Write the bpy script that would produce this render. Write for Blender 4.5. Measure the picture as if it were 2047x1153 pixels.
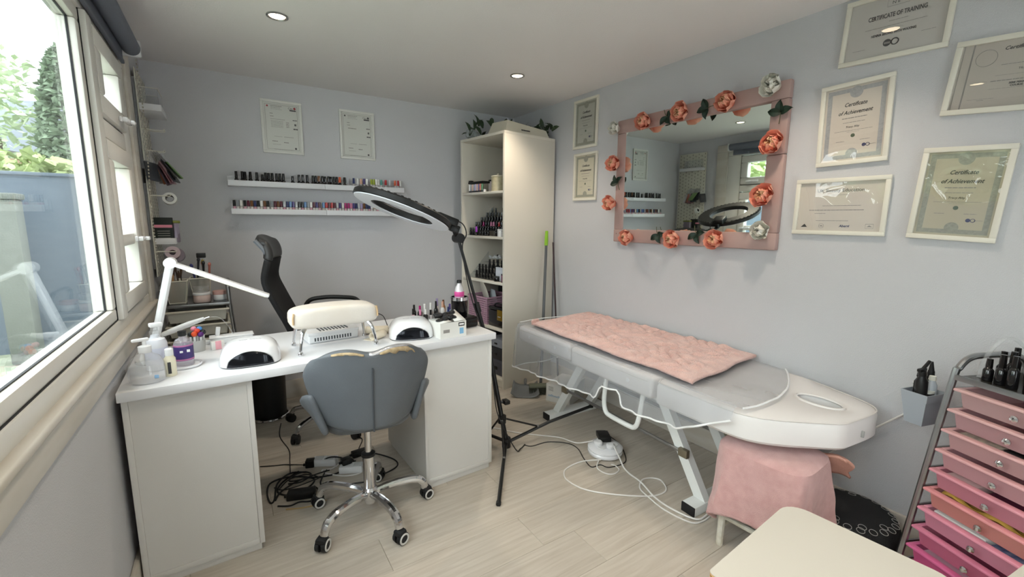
import bpy, bmesh, math, random
from mathutils import Vector, Matrix, Euler
random.seed(7)
for o in list(bpy.data.objects): bpy.data.objects.remove(o)
S = bpy.context.scene
COL = S.collection
PI = math.pi
def R(d): return math.radians(d)
V = Vector

# ------------------------------------------------------------------ camera
cd = bpy.data.cameras.new('camera'); cam = bpy.data.objects.new('camera', cd); COL.objects.link(cam)
yaw, pit, rol, FPX = 0.57244449, -0.15164159, 0.00717456, 877.373
fw = V((math.sin(yaw)*math.cos(pit), math.cos(yaw)*math.cos(pit), math.sin(pit)))
rt = V((math.cos(yaw), -math.sin(yaw), 0)); up = rt.cross(fw)
r2 = rt*math.cos(rol)+up*math.sin(rol); u2 = up*math.cos(rol)-rt*math.sin(rol)
m3 = Matrix((r2, u2, -fw)).transposed()
cam.matrix_world = Matrix.Translation((0, 0, 1.325)) @ m3.to_4x4()
cd.sensor_fit = 'HORIZONTAL'; cd.sensor_width = 36.0; cd.lens = FPX/2047*36.0
cd.clip_start = 0.02; cd.clip_end = 200
S.camera = cam

# ------------------------------------------------------------------ world: bright overcast sky
w = bpy.data.worlds.new('overcast_sky'); S.world = w; w.use_nodes = True
wn = w.node_tree.nodes; wl = w.node_tree.links
bg = wn['Background']
tc = wn.new('ShaderNodeTexCoord'); nz = wn.new('ShaderNodeTexNoise'); rp = wn.new('ShaderNodeValToRGB')
nz.inputs['Scale'].default_value = 2.2; nz.inputs['Detail'].default_value = 4
rp.color_ramp.elements[0].color = (0.90, 0.95, 1.0, 1); rp.color_ramp.elements[1].color = (0.97, 0.985, 1.0, 1)
wl.new(tc.outputs['Generated'], nz.inputs['Vector']); wl.new(nz.outputs['Fac'], rp.inputs['Fac']); wl.new(rp.outputs['Color'], bg.inputs['Color'])
SKY = 8.5
bg.inputs['Strength'].default_value = SKY

# ------------------------------------------------------------------ exposure
vs = S.view_settings
vs.view_transform = 'Standard'; vs.look = 'None'; vs.exposure = -0.12; vs.gamma = 1.0; vs.use_curve_mapping = False
SPOT_W = 26.0     # power of each ceiling spot

# ------------------------------------------------------------------ materials
def lin(c):
    if isinstance(c, str):
        c = [int(c[i:i+2], 16)/255 for i in (0, 2, 4)]
    return tuple((x/12.92 if x <= .04045 else ((x+.055)/1.055)**2.4) for x in c[:3]) + (1,)
MATS = {}
def mat(name, col='ffffff', rough=.5, metal=0, var=.0, vscale=8, bump=0, bscale=60, coat=0, trans=0, ior=1.45, alpha=1, emit=None, es=0, col2=None, stretch=None, sheen=0, spec=None, detail=4):
    if name in MATS: return MATS[name]
    m = bpy.data.materials.new(name); m.use_nodes = True
    nt = m.node_tree; b = nt.nodes['Principled BSDF']; I = b.inputs
    I['Base Color'].default_value = lin(col); I['Roughness'].default_value = rough; I['Metallic'].default_value = metal
    I['Coat Weight'].default_value = coat; I['Transmission Weight'].default_value = trans; I['IOR'].default_value = ior; I['Alpha'].default_value = alpha
    I['Sheen Weight'].default_value = sheen
    if spec is not None: I['Specular IOR Level'].default_value = spec
    if emit: I['Emission Color'].default_value = lin(emit); I['Emission Strength'].default_value = es
    t = nt.nodes.new('ShaderNodeTexCoord'); mp = nt.nodes.new('ShaderNodeMapping'); nt.links.new(t.outputs['Object'], mp.inputs['Vector'])
    if stretch: mp.inputs['Scale'].default_value = stretch
    n = nt.nodes.new('ShaderNodeTexNoise'); n.inputs['Scale'].default_value = vscale; n.inputs['Detail'].default_value = detail
    nt.links.new(mp.outputs['Vector'], n.inputs['Vector'])
    if var or col2:
        r = nt.nodes.new('ShaderNodeValToRGB'); c = lin(col); c2 = lin(col2) if col2 else tuple(x*(1-var) for x in c[:3])+(1,)
        r.color_ramp.elements[0].position = .3; r.color_ramp.elements[1].position = .7
        r.color_ramp.elements[0].color = c2; r.color_ramp.elements[1].color = c
        nt.links.new(n.outputs['Fac'], r.inputs['Fac']); nt.links.new(r.outputs['Color'], I['Base Color'])
    else:   # fine roughness variation keeps every material procedural
        mr = nt.nodes.new('ShaderNodeMapRange'); mr.inputs['To Min'].default_value = max(0, rough-.03); mr.inputs['To Max'].default_value = min(1, rough+.03)
        nt.links.new(n.outputs['Fac'], mr.inputs['Value']); nt.links.new(mr.outputs['Result'], I['Roughness'])
    if bump:
        n2 = nt.nodes.new('ShaderNodeTexNoise'); n2.inputs['Scale'].default_value = bscale; n2.inputs['Detail'].default_value = 3
        nt.links.new(mp.outputs['Vector'], n2.inputs['Vector'])
        bp = nt.nodes.new('ShaderNodeBump'); bp.inputs['Strength'].default_value = bump; bp.inputs['Distance'].default_value = .01
        nt.links.new(n2.outputs['Fac'], bp.inputs['Height']); nt.links.new(bp.outputs['Normal'], I['Normal'])
    MATS[name] = m; return m
def thin(name, tint=(1, 1, 1), body=0.0, bcol='ffffff', refl=1.0, rough=.0, wave=0):
    """thin clear sheet: see-through + fresnel gloss + a little milky body"""
    if name in MATS: return MATS[name]
    m = bpy.data.materials.new(name); m.use_nodes = True; nt = m.node_tree; N = nt.nodes; L = nt.links
    N.remove(N['Principled BSDF']); out = N['Material Output']
    tr = N.new('ShaderNodeBsdfTransparent'); tr.inputs['Color'].default_value = (*tint, 1)
    gl = N.new('ShaderNodeBsdfGlossy'); gl.inputs['Roughness'].default_value = rough
    df = N.new('ShaderNodeBsdfDiffuse'); df.inputs['Color'].default_value = lin(bcol)
    fr = N.new('ShaderNodeLayerWeight'); fr.inputs['Blend'].default_value = .5      # Schlick fresnel, same from both faces
    pw = N.new('ShaderNodeMath'); pw.operation = 'POWER'; pw.inputs[1].default_value = 5; L.new(fr.outputs['Facing'], pw.inputs[0])
    ma = N.new('ShaderNodeMath'); ma.operation = 'MULTIPLY_ADD'; ma.inputs[1].default_value = .96; ma.inputs[2].default_value = .04; L.new(pw.outputs[0], ma.inputs[0])
    mu = N.new('ShaderNodeMath'); mu.operation = 'MULTIPLY'; mu.inputs[1].default_value = refl; mu.use_clamp = True
    L.new(ma.outputs[0], mu.inputs[0])
    m1 = N.new('ShaderNodeMixShader'); m1.inputs['Fac'].default_value = body
    L.new(tr.outputs[0], m1.inputs[1]); L.new(df.outputs[0], m1.inputs[2])
    m2 = N.new('ShaderNodeMixShader'); L.new(mu.outputs[0], m2.inputs['Fac']); L.new(m1.outputs[0], m2.inputs[1]); L.new(gl.outputs[0], m2.inputs[2])
    L.new(m2.outputs[0], out.inputs['Surface'])
    if wave:
        t = N.new('ShaderNodeTexCoord'); n = N.new('ShaderNodeTexNoise'); n.inputs['Scale'].default_value = 5; n.inputs['Detail'].default_value = 1
        L.new(t.outputs['Object'], n.inputs['Vector'])
        bp = N.new('ShaderNodeBump'); bp.inputs['Strength'].default_value = wave; bp.inputs['Distance'].default_value = .02
        L.new(n.outputs['Fac'], bp.inputs['Height']); L.new(bp.outputs['Normal'], gl.inputs['Normal']); L.new(bp.outputs['Normal'], fr.inputs['Normal'])
    MATS[name] = m; return m

def wood_floor():
    m = bpy.data.materials.new('pale_oak_laminate'); m.use_nodes = True; nt = m.node_tree; N = nt.nodes; L = nt.links; b = N['Principled BSDF']
    t = N.new('ShaderNodeTexCoord'); oi = N.new('ShaderNodeObjectInfo'); ad = N.new('ShaderNodeVectorMath'); ad.operation = 'ADD'
    sc = N.new('ShaderNodeVectorMath'); sc.operation = 'SCALE'; sc.inputs['Scale'].default_value = 37.0
    cb = N.new('ShaderNodeCombineXYZ'); L.new(oi.outputs['Random'], cb.inputs[0]); L.new(oi.outputs['Random'], cb.inputs[1]); L.new(cb.outputs[0], sc.inputs[0])
    L.new(t.outputs['Object'], ad.inputs[0]); L.new(sc.outputs[0], ad.inputs[1])
    mp = N.new('ShaderNodeMapping'); mp.inputs['Scale'].default_value = (1.6, 22, 1); L.new(ad.outputs[0], mp.inputs['Vector'])
    n = N.new('ShaderNodeTexNoise'); n.inputs['Scale'].default_value = 2.2; n.inputs['Detail'].default_value = 7; n.inputs['Distortion'].default_value = .6; L.new(mp.outputs[0], n.inputs['Vector'])
    r = N.new('ShaderNodeValToRGB'); r.color_ramp.elements[0].position = .28; r.color_ramp.elements[1].position = .72
    r.color_ramp.elements[0].color = lin('b0a698'); r.color_ramp.elements[1].color = lin('c4bcb0'); L.new(n.outputs['Fac'], r.inputs['Fac'])
    hs = N.new('ShaderNodeHueSaturation'); mr = N.new('ShaderNodeMapRange'); mr.inputs['To Min'].default_value = .93; mr.inputs['To Max'].default_value = 1.05
    L.new(oi.outputs['Random'], mr.inputs['Value']); L.new(mr.outputs[0], hs.inputs['Value']); L.new(r.outputs[0], hs.inputs['Color']); L.new(hs.outputs[0], b.inputs['Base Color'])
    b.inputs['Roughness'].default_value = .5
    bp = N.new('ShaderNodeBump'); bp.inputs['Strength'].default_value = .12; bp.inputs['Distance'].default_value = .004; L.new(n.outputs['Fac'], bp.inputs['Height']); L.new(bp.outputs[0], b.inputs['Normal'])
    MATS['floor'] = m; return m
WOOD = wood_floor()
M_wall = mat('wall_paint_pale_grey_blue', 'c9c9cc', .8, bump=.25, bscale=260, var=.02, vscale=2)
M_ceil = mat('ceiling_paint_white', 'e6e3e3', .85, bump=.15, bscale=200, var=.02, vscale=2)
M_upvc = mat('window_plastic_white', 'e2e0da', .35)
M_gasket = mat('gasket_black', '1b1d20', .6)
M_trim = mat('painted_trim_cream', 'd6d2cb', .45, col2='c8c0b3', vscale=5, stretch=(1, .4, 3))
M_glass = thin('window_glass', (.95, .98, .97), refl=1.15)
M_clear = thin('clear_plastic', (.985, .99, .995), body=.10, refl=1.0)
M_acryl = thin('acrylic', (.95, .96, .97), body=.06, refl=1.0)
M_pane = thin('frame_glazing', (1, 1, 1), refl=1.0)
M_panew = thin('bent_frame_glazing', (1, 1, 1), refl=.8, wave=.12)
M_white = mat('white_melamine', 'dcdde0', .4)
M_whitelam = mat('white_textured_laminate', 'd2d0cc', .5, bump=.05, bscale=400)
M_plastic = mat('white_plastic', 'e4e5e6', .3)
M_gloss = mat('white_gloss_plastic', 'e6e7ea', .12, coat=.5)
M_cream = mat('cream_laminate', 'cdc7bb', .45, var=.02, vscale=6)
M_ply = mat('plywood_edge', 'b58a54', .6, col2='7d5527', vscale=9, stretch=(1, 1, 14))
M_black = mat('black_plastic', '141516', .4)
M_blackg = mat('black_gloss', '0c0c0e', .12)
M_rub = mat('black_rubber', '17181a', .65)
M_chrome = mat('chrome', 'd8d9dc', .09, 1)
M_steel = mat('brushed_steel', 'a9abad', .3, 1)
M_grey = mat('grey_leatherette', '5d6267', .42, bump=.12, bscale=180, var=.06, vscale=14)
M_greyd = mat('seam_grey', '44484d', .5)
M_foam = mat('torn_foam', 'b5a283', .9, col2='93805f', vscale=60)
M_mesh = mat('black_mesh_fabric', '1d1e20', .85, bump=.4, bscale=500)
M_dgrey = mat('dark_grey_leatherette', '2f2f2f', .45)
def petalmat(name, base, tip, h):
    m = mat(name, base, .6); nt = m.node_tree; N = nt.nodes; L = nt.links; b_ = N['Principled BSDF']
    t = N.new('ShaderNodeTexCoord'); sp = N.new('ShaderNodeSeparateXYZ'); L.new(t.outputs['Object'], sp.inputs[0])
    mr_ = N.new('ShaderNodeMapRange'); mr_.inputs['From Min'].default_value = h*.15; mr_.inputs['From Max'].default_value = h*.75; L.new(sp.outputs['Y'], mr_.inputs['Value'])
    rp_ = N.new('ShaderNodeValToRGB'); rp_.color_ramp.elements[0].color = lin(base); rp_.color_ramp.elements[1].color = lin(tip); L.new(mr_.outputs[0], rp_.inputs['Fac']); L.new(rp_.outputs[0], b_.inputs['Base Color'])
    return m
M_rose = petalmat('coral_petal', 'df745d', 'f8b49b', .030)
M_rosei = petalmat('peach_petal', 'e88d5c', 'fdd9b0', .022)
M_rosew = petalmat('white_petal', 'cfcabb', 'f3f1e8', .028)
M_leaf = mat('rose_leaf_green', '20372a', .5, col2='14251b', vscale=60)
M_pinkf = mat('dusty_pink_painted_wood', 'b79c96', .6, col2='ab8e88', vscale=4, stretch=(1, 1, 1))
M_mirror = mat('mirror_silver', 'e6eeea', .0, 1)
M_paper = mat('certificate_paper', 'dcdbd6', .7, var=.02, vscale=10)
M_papert = mat('certificate_paper_tan', 'cfc6bb', .7, var=.03, vscale=10)
M_border = mat('certificate_border_blue_grey', 'adadae', .7, col2='9d9ea0', vscale=120)
M_borderg = mat('certificate_border_green_grey', '9d9d90', .7, col2='8c8d82', vscale=120)
M_ink = mat('print_ink', '3a3a3c', .7)
M_inkf = mat('print_ink_faint', '8e8a86', .7)
M_frame = mat('frame_cream_white', 'e3dfd2', .45, var=.02, vscale=30)
M_cableW = mat('white_cable', 'e4e2de', .4)
M_cableB = mat('black_cable', '18181a', .5)
M_bed = mat('white_vinyl_upholstery', 'dad6d4', .38, bump=.06, bscale=40, var=.02, vscale=6)
M_bedm = mat('white_painted_steel', 'e3e6e4', .3)
M_towel = mat('pink_terry_towel', 'd6aaa6', .95, col2='c99a96', vscale=30, bump=.6, bscale=420, sheen=.4)
M_throw = mat('pink_plush_throw', 'e0bab0', .95, col2='cfa49b', vscale=14, bump=.7, bscale=160, sheen=.5)
M_peach = mat('peach_towel', 'dca593', .95, bump=.6, bscale=420, var=.05, vscale=20)
M_cover = thin('sheer_cover', (.92, .925, .935), body=.27, bcol='c4c8ce', refl=.5, rough=.3)

# ------------------------------------------------------------------ mesh builder
def cr(pts, n=6, closed=False):
    P = [V(p) for p in pts]; out = []; N = len(P)
    rng = range(N if closed else N-1)
    for i in rng:
        if closed: a, b, c, d = P[i-1], P[i], P[(i+1) % N], P[(i+2) % N]
        else: a, b, c, d = P[max(0, i-1)], P[i], P[i+1], P[min(N-1, i+2)]
        for k in range(n):
            t = k/n
            out.append(.5*((2*b)+(c-a)*t+(2*a-5*b+4*c-d)*t*t+(3*b-a-3*c+d)*t**3))
    if not closed: out.append(P[-1])
    return out
class MB:
    def __init__(s): s.v = []; s.f = []
    def add(s, vs, fs, M=None):
        o = len(s.v)
        s.v += [tuple(M @ V(p)) if M is not None else tuple(p) for p in vs]
        s.f += [tuple(i+o for i in f) for f in fs]; return s
    def box(s, lo, hi, M=None):
        x0, y0, z0 = lo; x1, y1, z1 = hi
        return s.add([(x0,y0,z0),(x1,y0,z0),(x1,y1,z0),(x0,y1,z0),(x0,y0,z1),(x1,y0,z1),(x1,y1,z1),(x0,y1,z1)],
                     [(3,2,1,0),(4,5,6,7),(0,1,5,4),(1,2,6,5),(2,3,7,6),(3,0,4,7)], M)
    def cb(s, c, d, M=None): return s.box([c[i]-d[i]/2 for i in range(3)], [c[i]+d[i]/2 for i in range(3)], M)
    def rbox(s, lo, hi, r=.005, seg=2, M=None, taper=1.0):
        bm = bmesh.new(); bmesh.ops.create_cube(bm, size=1)
        for v in bm.verts:
            t = taper if v.co.z < 0 else 1
            v.co = V([(lo[i]+hi[i])/2+v.co[i]*(hi[i]-lo[i])*(t if i < 2 else 1) for i in range(3)])
        bmesh.ops.bevel(bm, geom=list(bm.edges), offset=r, segments=seg, profile=.5, affect='EDGES')
        bm.verts.index_update(); s.add([v.co[:] for v in bm.verts], [[v.index for v in f.verts] for f in bm.faces], M); bm.free(); return s
    def ring(s, c, ax, r, n, u=None):
        ax = V(ax).normalized(); u = V(u) if u is not None else (ax.orthogonal())
        u = (u-ax*u.dot(ax)).normalized(); w_ = ax.cross(u)
        return [V(c)+u*(r*math.cos(2*PI*k/n))+w_*(r*math.sin(2*PI*k/n)) for k in range(n)]
    def tube(s, pts, r, n=8, closed=False, caps=True):
        P = [V(p) for p in pts]; N = len(P); o = len(s.v); u = None
        for i in range(N):
            if closed: d = P[(i+1) % N]-P[i-1]
            else: d = P[min(N-1, i+1)]-P[max(0, i-1)]
            if d.length < 1e-9: d = V((0, 0, 1))
            d.normalize()
            if u is None: u = d.orthogonal()
            u = u-d*u.dot(d)
            if u.length < 1e-6: u = d.orthogonal()
            u.normalize()
            rr = r[i] if isinstance(r, (list, tuple)) else r
            s.v += [tuple(q) for q in s.ring(P[i], d, rr, n, u)]
        M_ = N if closed else N-1
        for i in range(M_):
            a = o+i*n; b = o+((i+1) % N)*n
            for k in range(n): s.f.append((a+k, a+(k+1) % n, b+(k+1) % n, b+k))
        if caps and not closed:
            s.f.append(tuple(o+k for k in reversed(range(n)))); s.f.append(tuple(o+(N-1)*n+k for k in range(n)))
        return s
    def cyl(s, p0, p1, r0, r1=None, n=16): return s.tube([p0, p1], [r0, r0 if r1 is None else r1], n)
    def lathe(s, prof, n=20, M=None, c=(0, 0, 0), sx=1, sy=1, ring=False):
        o = len(s.v); c = V(c); top = []
        for (r, z) in prof:
            for k in range(n):
                p = V((r*math.cos(2*PI*k/n)*sx, r*math.sin(2*PI*k/n)*sy, z))+c
                s.v.append(tuple(M @ p) if M is not None else tuple(p))
        for i in range(len(prof)-1):
            for k in range(n):
                a = o+i*n+k; b = o+i*n+(k+1) % n
                s.f.append((a, b, b+n, a+n))
        if ring or prof[0] == prof[-1]:
            if prof[0] != prof[-1]:
                L_ = (len(prof)-1)*n
                for k in range(n): s.f.append((o+L_+k, o+L_+(k+1) % n, o+(k+1) % n, o+k))
        else:
            s.f.append(tuple(o+k for k in reversed(range(n)))); s.f.append(tuple(o+(len(prof)-1)*n+k for k in range(n)))
        return s
    def prism(s, poly, z0, z1, M=None):
        n = len(poly)
        vs = [(x, y, z0) for x, y in poly]+[(x, y, z1) for x, y in poly]
        fs = [tuple(reversed(range(n))), tuple(range(n, 2*n))]+[(k, (k+1) % n, n+(k+1) % n, n+k) for k in range(n)]
        return s.add(vs, fs, M)
    def ell(s, c, r, n=14, m=8, M=None):
        prof = [(math.sin(PI*i/m), -math.cos(PI*i/m)) for i in range(m+1)]
        prof[0] = (.001, -1); prof[-1] = (.001, 1)
        T_ = Matrix.Translation(c) @ Matrix.Diagonal((r[0], r[1], r[2], 1))
        return s.lathe(prof, n, (M @ T_) if M is not None else T_)
    def grid(s, fn, nu, nv, M=None):
        vs = [fn(i/nu, j/nv) for j in range(nv+1) for i in range(nu+1)]
        fs = [(j*(nu+1)+i, j*(nu+1)+i+1, (j+1)*(nu+1)+i+1, (j+1)*(nu+1)+i) for j in range(nv) for i in range(nu)]
        return s.add(vs, fs, M)
    def build(s, name, m, parent=None, loc=None, rot=None, smooth=35, solid=0, sub=0):
        me = bpy.data.meshes.new(name); me.from_pydata(s.v, [], s.f); me.update()
        bm = bmesh.new(); bm.from_mesh(me); bmesh.ops.recalc_face_normals(bm, faces=bm.faces); bm.to_mesh(me); bm.free()
        if smooth:
            for p in me.polygons: p.use_smooth = True
            me.set_sharp_from_angle(angle=R(smooth))
        me.materials.append(m)
        o = bpy.data.objects.new(name, me); COL.objects.link(o)
        if parent is not None: o.parent = parent
        if loc is not None: o.location = loc
        if rot is not None: o.rotation_euler = rot
        if solid:
            q = o.modifiers.new('thickness', 'SOLIDIFY'); q.thickness = solid; q.offset = 0
        if sub:
            q = o.modifiers.new('smooth', 'SUBSURF'); q.levels = sub; q.render_levels = sub
        return o
def tag(o, label=None, cat=None, group=None, kind=None):
    if label: o['label'] = label
    if cat: o['category'] = cat
    if group: o['group'] = group
    if kind: o['kind'] = kind
    return o
def T(name, label, cat, loc=(0, 0, 0), rz=0, group=None, M=None):
    o = bpy.data.objects.new(name, None); COL.objects.link(o); o.empty_display_size = .05
    if M is not None: o.matrix_world = M
    else: o.location = loc; o.rotation_euler = (0, 0, rz)
    return tag(o, label, cat, group)
def struct(o): o['kind'] = 'structure'; return o
def dup(root, loc=None, rz=None, label=None, mats=None, M=None):
    def cp(o, p):
        c = o.copy(); COL.objects.link(c); c.parent = p
        for ch in [x for x in KIDS.get(o.name, [])]: cp(ch, c)
        return c
    r = cp(root, None)
    if M is not None: r.matrix_world = M
    if loc is not None: r.location = loc
    if rz is not None: r.rotation_euler = (0, 0, rz)
    if label: r['label'] = label
    return r
KIDS = {}
def kids(root):
    def rec(o):
        KIDS[o.name] = [c for c in bpy.data.objects if c.parent == o]
        for c in KIDS[o.name]: rec(c)
    rec(root)
def wallM(x, y, z, side, rot=0, tilt=0):
    """frame whose local X is right as seen, Y up, Z out of the wall"""
    if side == 'right': b = Matrix(((0, 0, -1), (-1, 0, 0), (0, 1, 0)))
    elif side == 'back': b = Matrix(((1, 0, 0), (0, 0, -1), (0, 1, 0)))
    elif side == 'left': b = Matrix(((0, 0, 1), (1, 0, 0), (0, 1, 0)))
    return Matrix.Translation((x, y, z)) @ b.to_4x4() @ Matrix.Rotation(rot, 4, 'Z') @ Matrix.Rotation(tilt, 4, 'X')
DG = None
def text(body, size, m, parent, loc, name='lettering', align='CENTER', shear=0, bold=0, M=None, sx=1.0, depth=.0003):
    c = bpy.data.curves.new('t', 'FONT'); c.body = body; c.size = size; c.align_x = align; c.align_y = 'CENTER'; c.shear = shear; c.offset = bold; c.resolution_u = 2; c.extrude = depth
    o = bpy.data.objects.new('t', c); COL.objects.link(o)
    dg = bpy.context.evaluated_depsgraph_get(); me = bpy.data.meshes.new_from_object(o.evaluated_get(dg)); bpy.data.objects.remove(o); bpy.data.curves.remove(c)
    me.materials.clear(); me.materials.append(m)
    if sx != 1.0:
        for v in me.vertices: v.co.x *= sx
    r = bpy.data.objects.new(name, me); COL.objects.link(r); r.parent = parent
    if M is not None: r.matrix_local = M
    else: r.location = loc
    return r
ORD = ['first', 'second', 'third', 'fourth', 'fifth', 'sixth', 'seventh', 'eighth', 'ninth', 'tenth', 'eleventh', 'twelfth', 'thirteenth', 'fourteenth', 'fifteenth', 'sixteenth', 'seventeenth', 'eighteenth', 'nineteenth', 'twentieth']
def nth(i):
    if i < 20: return ORD[i]
    k = i+1; t = {2: 'twenty', 3: 'thirty', 4: 'forty', 5: 'fifty', 6: 'sixty'}[k//10]
    return (t+'-'+ORD[k % 10-1]) if k % 10 else (t[:-1]+'ieth')

# ================================================================== ROOM SHELL
XW, XR, YB, YF, ZC = -.37, 2.30, 3.55, -1.25, 2.262
T_ = .12
# floor: subfloor + separate planks
fl = struct(MB().box((XW, YF, -.06), (XR, YB, -.010)).build('floor', mat('subfloor', '8a7d6d', .9)))
pl_cache = {}
def plank(x0, x1, y0, y1):
    key = (round(x1-x0, 3), round(y1-y0, 3))
    if key not in pl_cache:
        a, b = key[0]/2, key[1]/2
        mb = MB(); c = .0012
        mb.add([(-a+c,-b+c,0),(a-c,-b+c,0),(a-c,b-c,0),(-a+c,b-c,0),(-a+.0003,-b+.0003,-.0015),(a-.0003,-b+.0003,-.0015),(a-.0003,b-.0003,-.0015),(-a+.0003,b-.0003,-.0015),
                (-a+.0003,-b+.0003,-.0098),(a-.0003,-b+.0003,-.0098),(a-.0003,b-.0003,-.0098),(-a+.0003,b-.0003,-.0098)],
               [(0,1,2,3),(4,5,1,0),(5,6,2,1),(6,7,3,2),(7,4,0,3),(8,9,5,4),(9,10,6,5),(10,11,7,6),(11,8,4,7),(11,10,9,8)])
        o = mb.build('plank', WOOD, smooth=0); pl_cache[key] = o.data
        o.parent = fl
    else:
        o = bpy.data.objects.new('plank', pl_cache[key]); COL.objects.link(o); o.parent = fl
    o.location = ((x0+x1)/2, (y0+y1)/2, 0)
y = -.90+ -.35; k = 0
ys = [YF]+[round(-1.10+.2*i, 3) for i in range(0, 24) if YF < -1.10+.2*i < YB]+[YB]
offs = [.63, .12, .95, .35, .78, .2, .5]
LN = 1.28
for j in range(len(ys)-1):
    st = XW-LN+offs[j % 7]*LN
    if abs(ys[j]-1.3) < .03: st = 1.005-2*LN
    xs = []
    x = st
    while x < XR:
        a, b = max(x, XW), min(x+LN, XR)
        if b-a > .02: plank(a, b, ys[j], ys[j+1])
        x += LN
# walls
struct(MB().box((XW-T_, YB, -.06), (XR+T_, YB+T_, ZC+.1)).build('wall_back', M_wall))
struct(MB().box((XR, YF-T_, -.06), (XR+T_, YB, ZC+.1)).build('wall_right', M_wall))
# left wall with window opening
WY0, WY1, WZ0, WZ1 = -.75, 2.90, .895, 2.085
struct(MB().box((XW-T_, YF-T_, -.06), (XW, YB, WZ0)).box((XW-T_, YF-T_, WZ1), (XW, YB, ZC+.1)).box((XW-T_, WY1, WZ0), (XW, YB, WZ1)).box((XW-T_, YF-T_, WZ0), (XW, WY0, WZ1)).build('wall_left', M_wall))
# front wall (behind the camera) with opening for an added fill-light door
DX0, DX1, DZ = .75, 1.75, 2.02
struct(MB().box((XW, YF-T_, -.06), (DX0, YF, ZC+.1)).box((DX1, YF-T_, -.06), (XR, YF, ZC+.1)).box((DX0, YF-T_, DZ), (DX1, YF, ZC+.1)).box((DX0, YF-T_, -.06), (DX1, YF, -.01)).build('wall_front', M_wall))
struct(MB().box((XW-T_, YF-T_, ZC), (XR+T_, YB, ZC+.1)).build('ceiling', M_ceil))
# skirting
def skirt(name, lo, hi): struct(MB().rbox(lo, hi, .006, 2).build(name, M_trim))
skirt('baseboard_back', (XW+.02, YB-.018, 0), (XR-.02, YB, .14))
skirt('baseboard_right', (XR-.018, YF+.02, 0), (XR, YB-.02, .12))
skirt('baseboard_left', (XW, YF+.02, 0), (XW+.018, YB-.02, .12))
# invented glazed door, unseen behind the camera, added to let in fill light
d1 = struct(bpy.data.objects.new('added_fill_door', None)); COL.objects.link(d1); d1.location = (DX0, YF-.06, 0)
W_ = DX1-DX0
MB().box((0, -.03, 0), (.06, .03, DZ)).box((W_-.06, -.03, 0), (W_, .03, DZ)).box((.06, -.03, DZ-.06), (W_-.06, .03, DZ)).build('door_frame', M_upvc, d1)
for i in range(2):
    a = .065+i*(W_-.13)/2; b = a+(W_-.13)/2-.005
    lf = MB().box((a, -.025, .01), (a+.09, .025, DZ-.065)).box((b-.09, -.025, .01), (b, .025, DZ-.065)).box((a+.09, -.025, .01), (b-.09, .025, .2)).box((a+.09, -.025, DZ-.155), (b-.09, .025, DZ-.065)).build('door_leaf', M_upvc, d1)
    MB().box((a+.085, -.004, .195), (b-.085, .004, DZ-.15)).build('pane', M_glass, lf)
    MB().rbox((b-.06 if i == 0 else a+.03, .025, 1.0), (b-.03 if i == 0 else a+.06, .045, 1.2), .006).build('door_handle', M_chrome, lf)

# ------------------------------------------------------------------ window_1
wd = struct(bpy.data.objects.new('window_1', None)); COL.objects.link(wd); wd.location = (XW, 0, 0)
XF = .004            # inner face of the frame relative to the wall
def fr(name, y0, y1, z0, z1, x0=-.07, x1=XF, r=.006, par=wd, m=M_upvc): return MB().rbox((x0, y0, z0), (x1, y1, z1), r, 2).build(name, m, par)
fr('frame_sill_member', WY0, WY1, WZ0, WZ0+.05); fr('frame_head_member', WY0, WY1, WZ1-.05, WZ1)
fr('frame_jamb', 2.75, WY1, WZ0+.05, WZ1-.05); fr('frame_jamb', WY0, WY0+.06, WZ0+.05, WZ1-.05)
fr('mullion', 2.17, 2.25, WZ0+.05, WZ1-.05, x1=XF+.012)
fr('mullion', .55, .63, WZ0+.05, WZ1-.05, x1=XF+.012)
fr('transom', 2.25, 2.75, 1.635, 1.705)
def fixed(y0, y1, z0, z1):
    f = MB(); b = .045
    for lo, hi in (((-.06, y0, z0), (-.004, y1, z0+b)), ((-.06, y0, z1-b), (-.004, y1, z1)), ((-.06, y0, z0+b), (-.004, y0+b, z1-b)), ((-.06, y1-b, z0+b), (-.004, y1, z1-b))): f.rbox(lo, hi, .008, 2)
    f = f.build('glazing_bead', M_upvc, wd)
    g = MB(); q = .003
    for lo, hi in (((-.030, y0+b, z0+b), (-.024, y1-b, z0+b+q)), ((-.030, y0+b, z1-b-q), (-.024, y1-b, z1-b)), ((-.030, y0+b, z0+b), (-.024, y0+b+q, z1-b)), ((-.030, y1-b-q, z0+b), (-.024, y1-b, z1-b)),
                   ((-.006, y0, z0), (-.002, y1, z0+.0025)), ((-.006, y1-.0025, z0), (-.002, y1, z1))): g.box(lo, hi)
    g.build('gasket', M_gasket, f)
    MB().box((-.034, y0+b-.004, z0+b-.004), (-.028, y1-b+.004, z1-b+.004)).build('pane', M_glass, f)
fixed(.63, 2.17, WZ0+.05, WZ1-.05); fixed(WY0+.06, .55, WZ0+.05, WZ1-.05)
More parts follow.
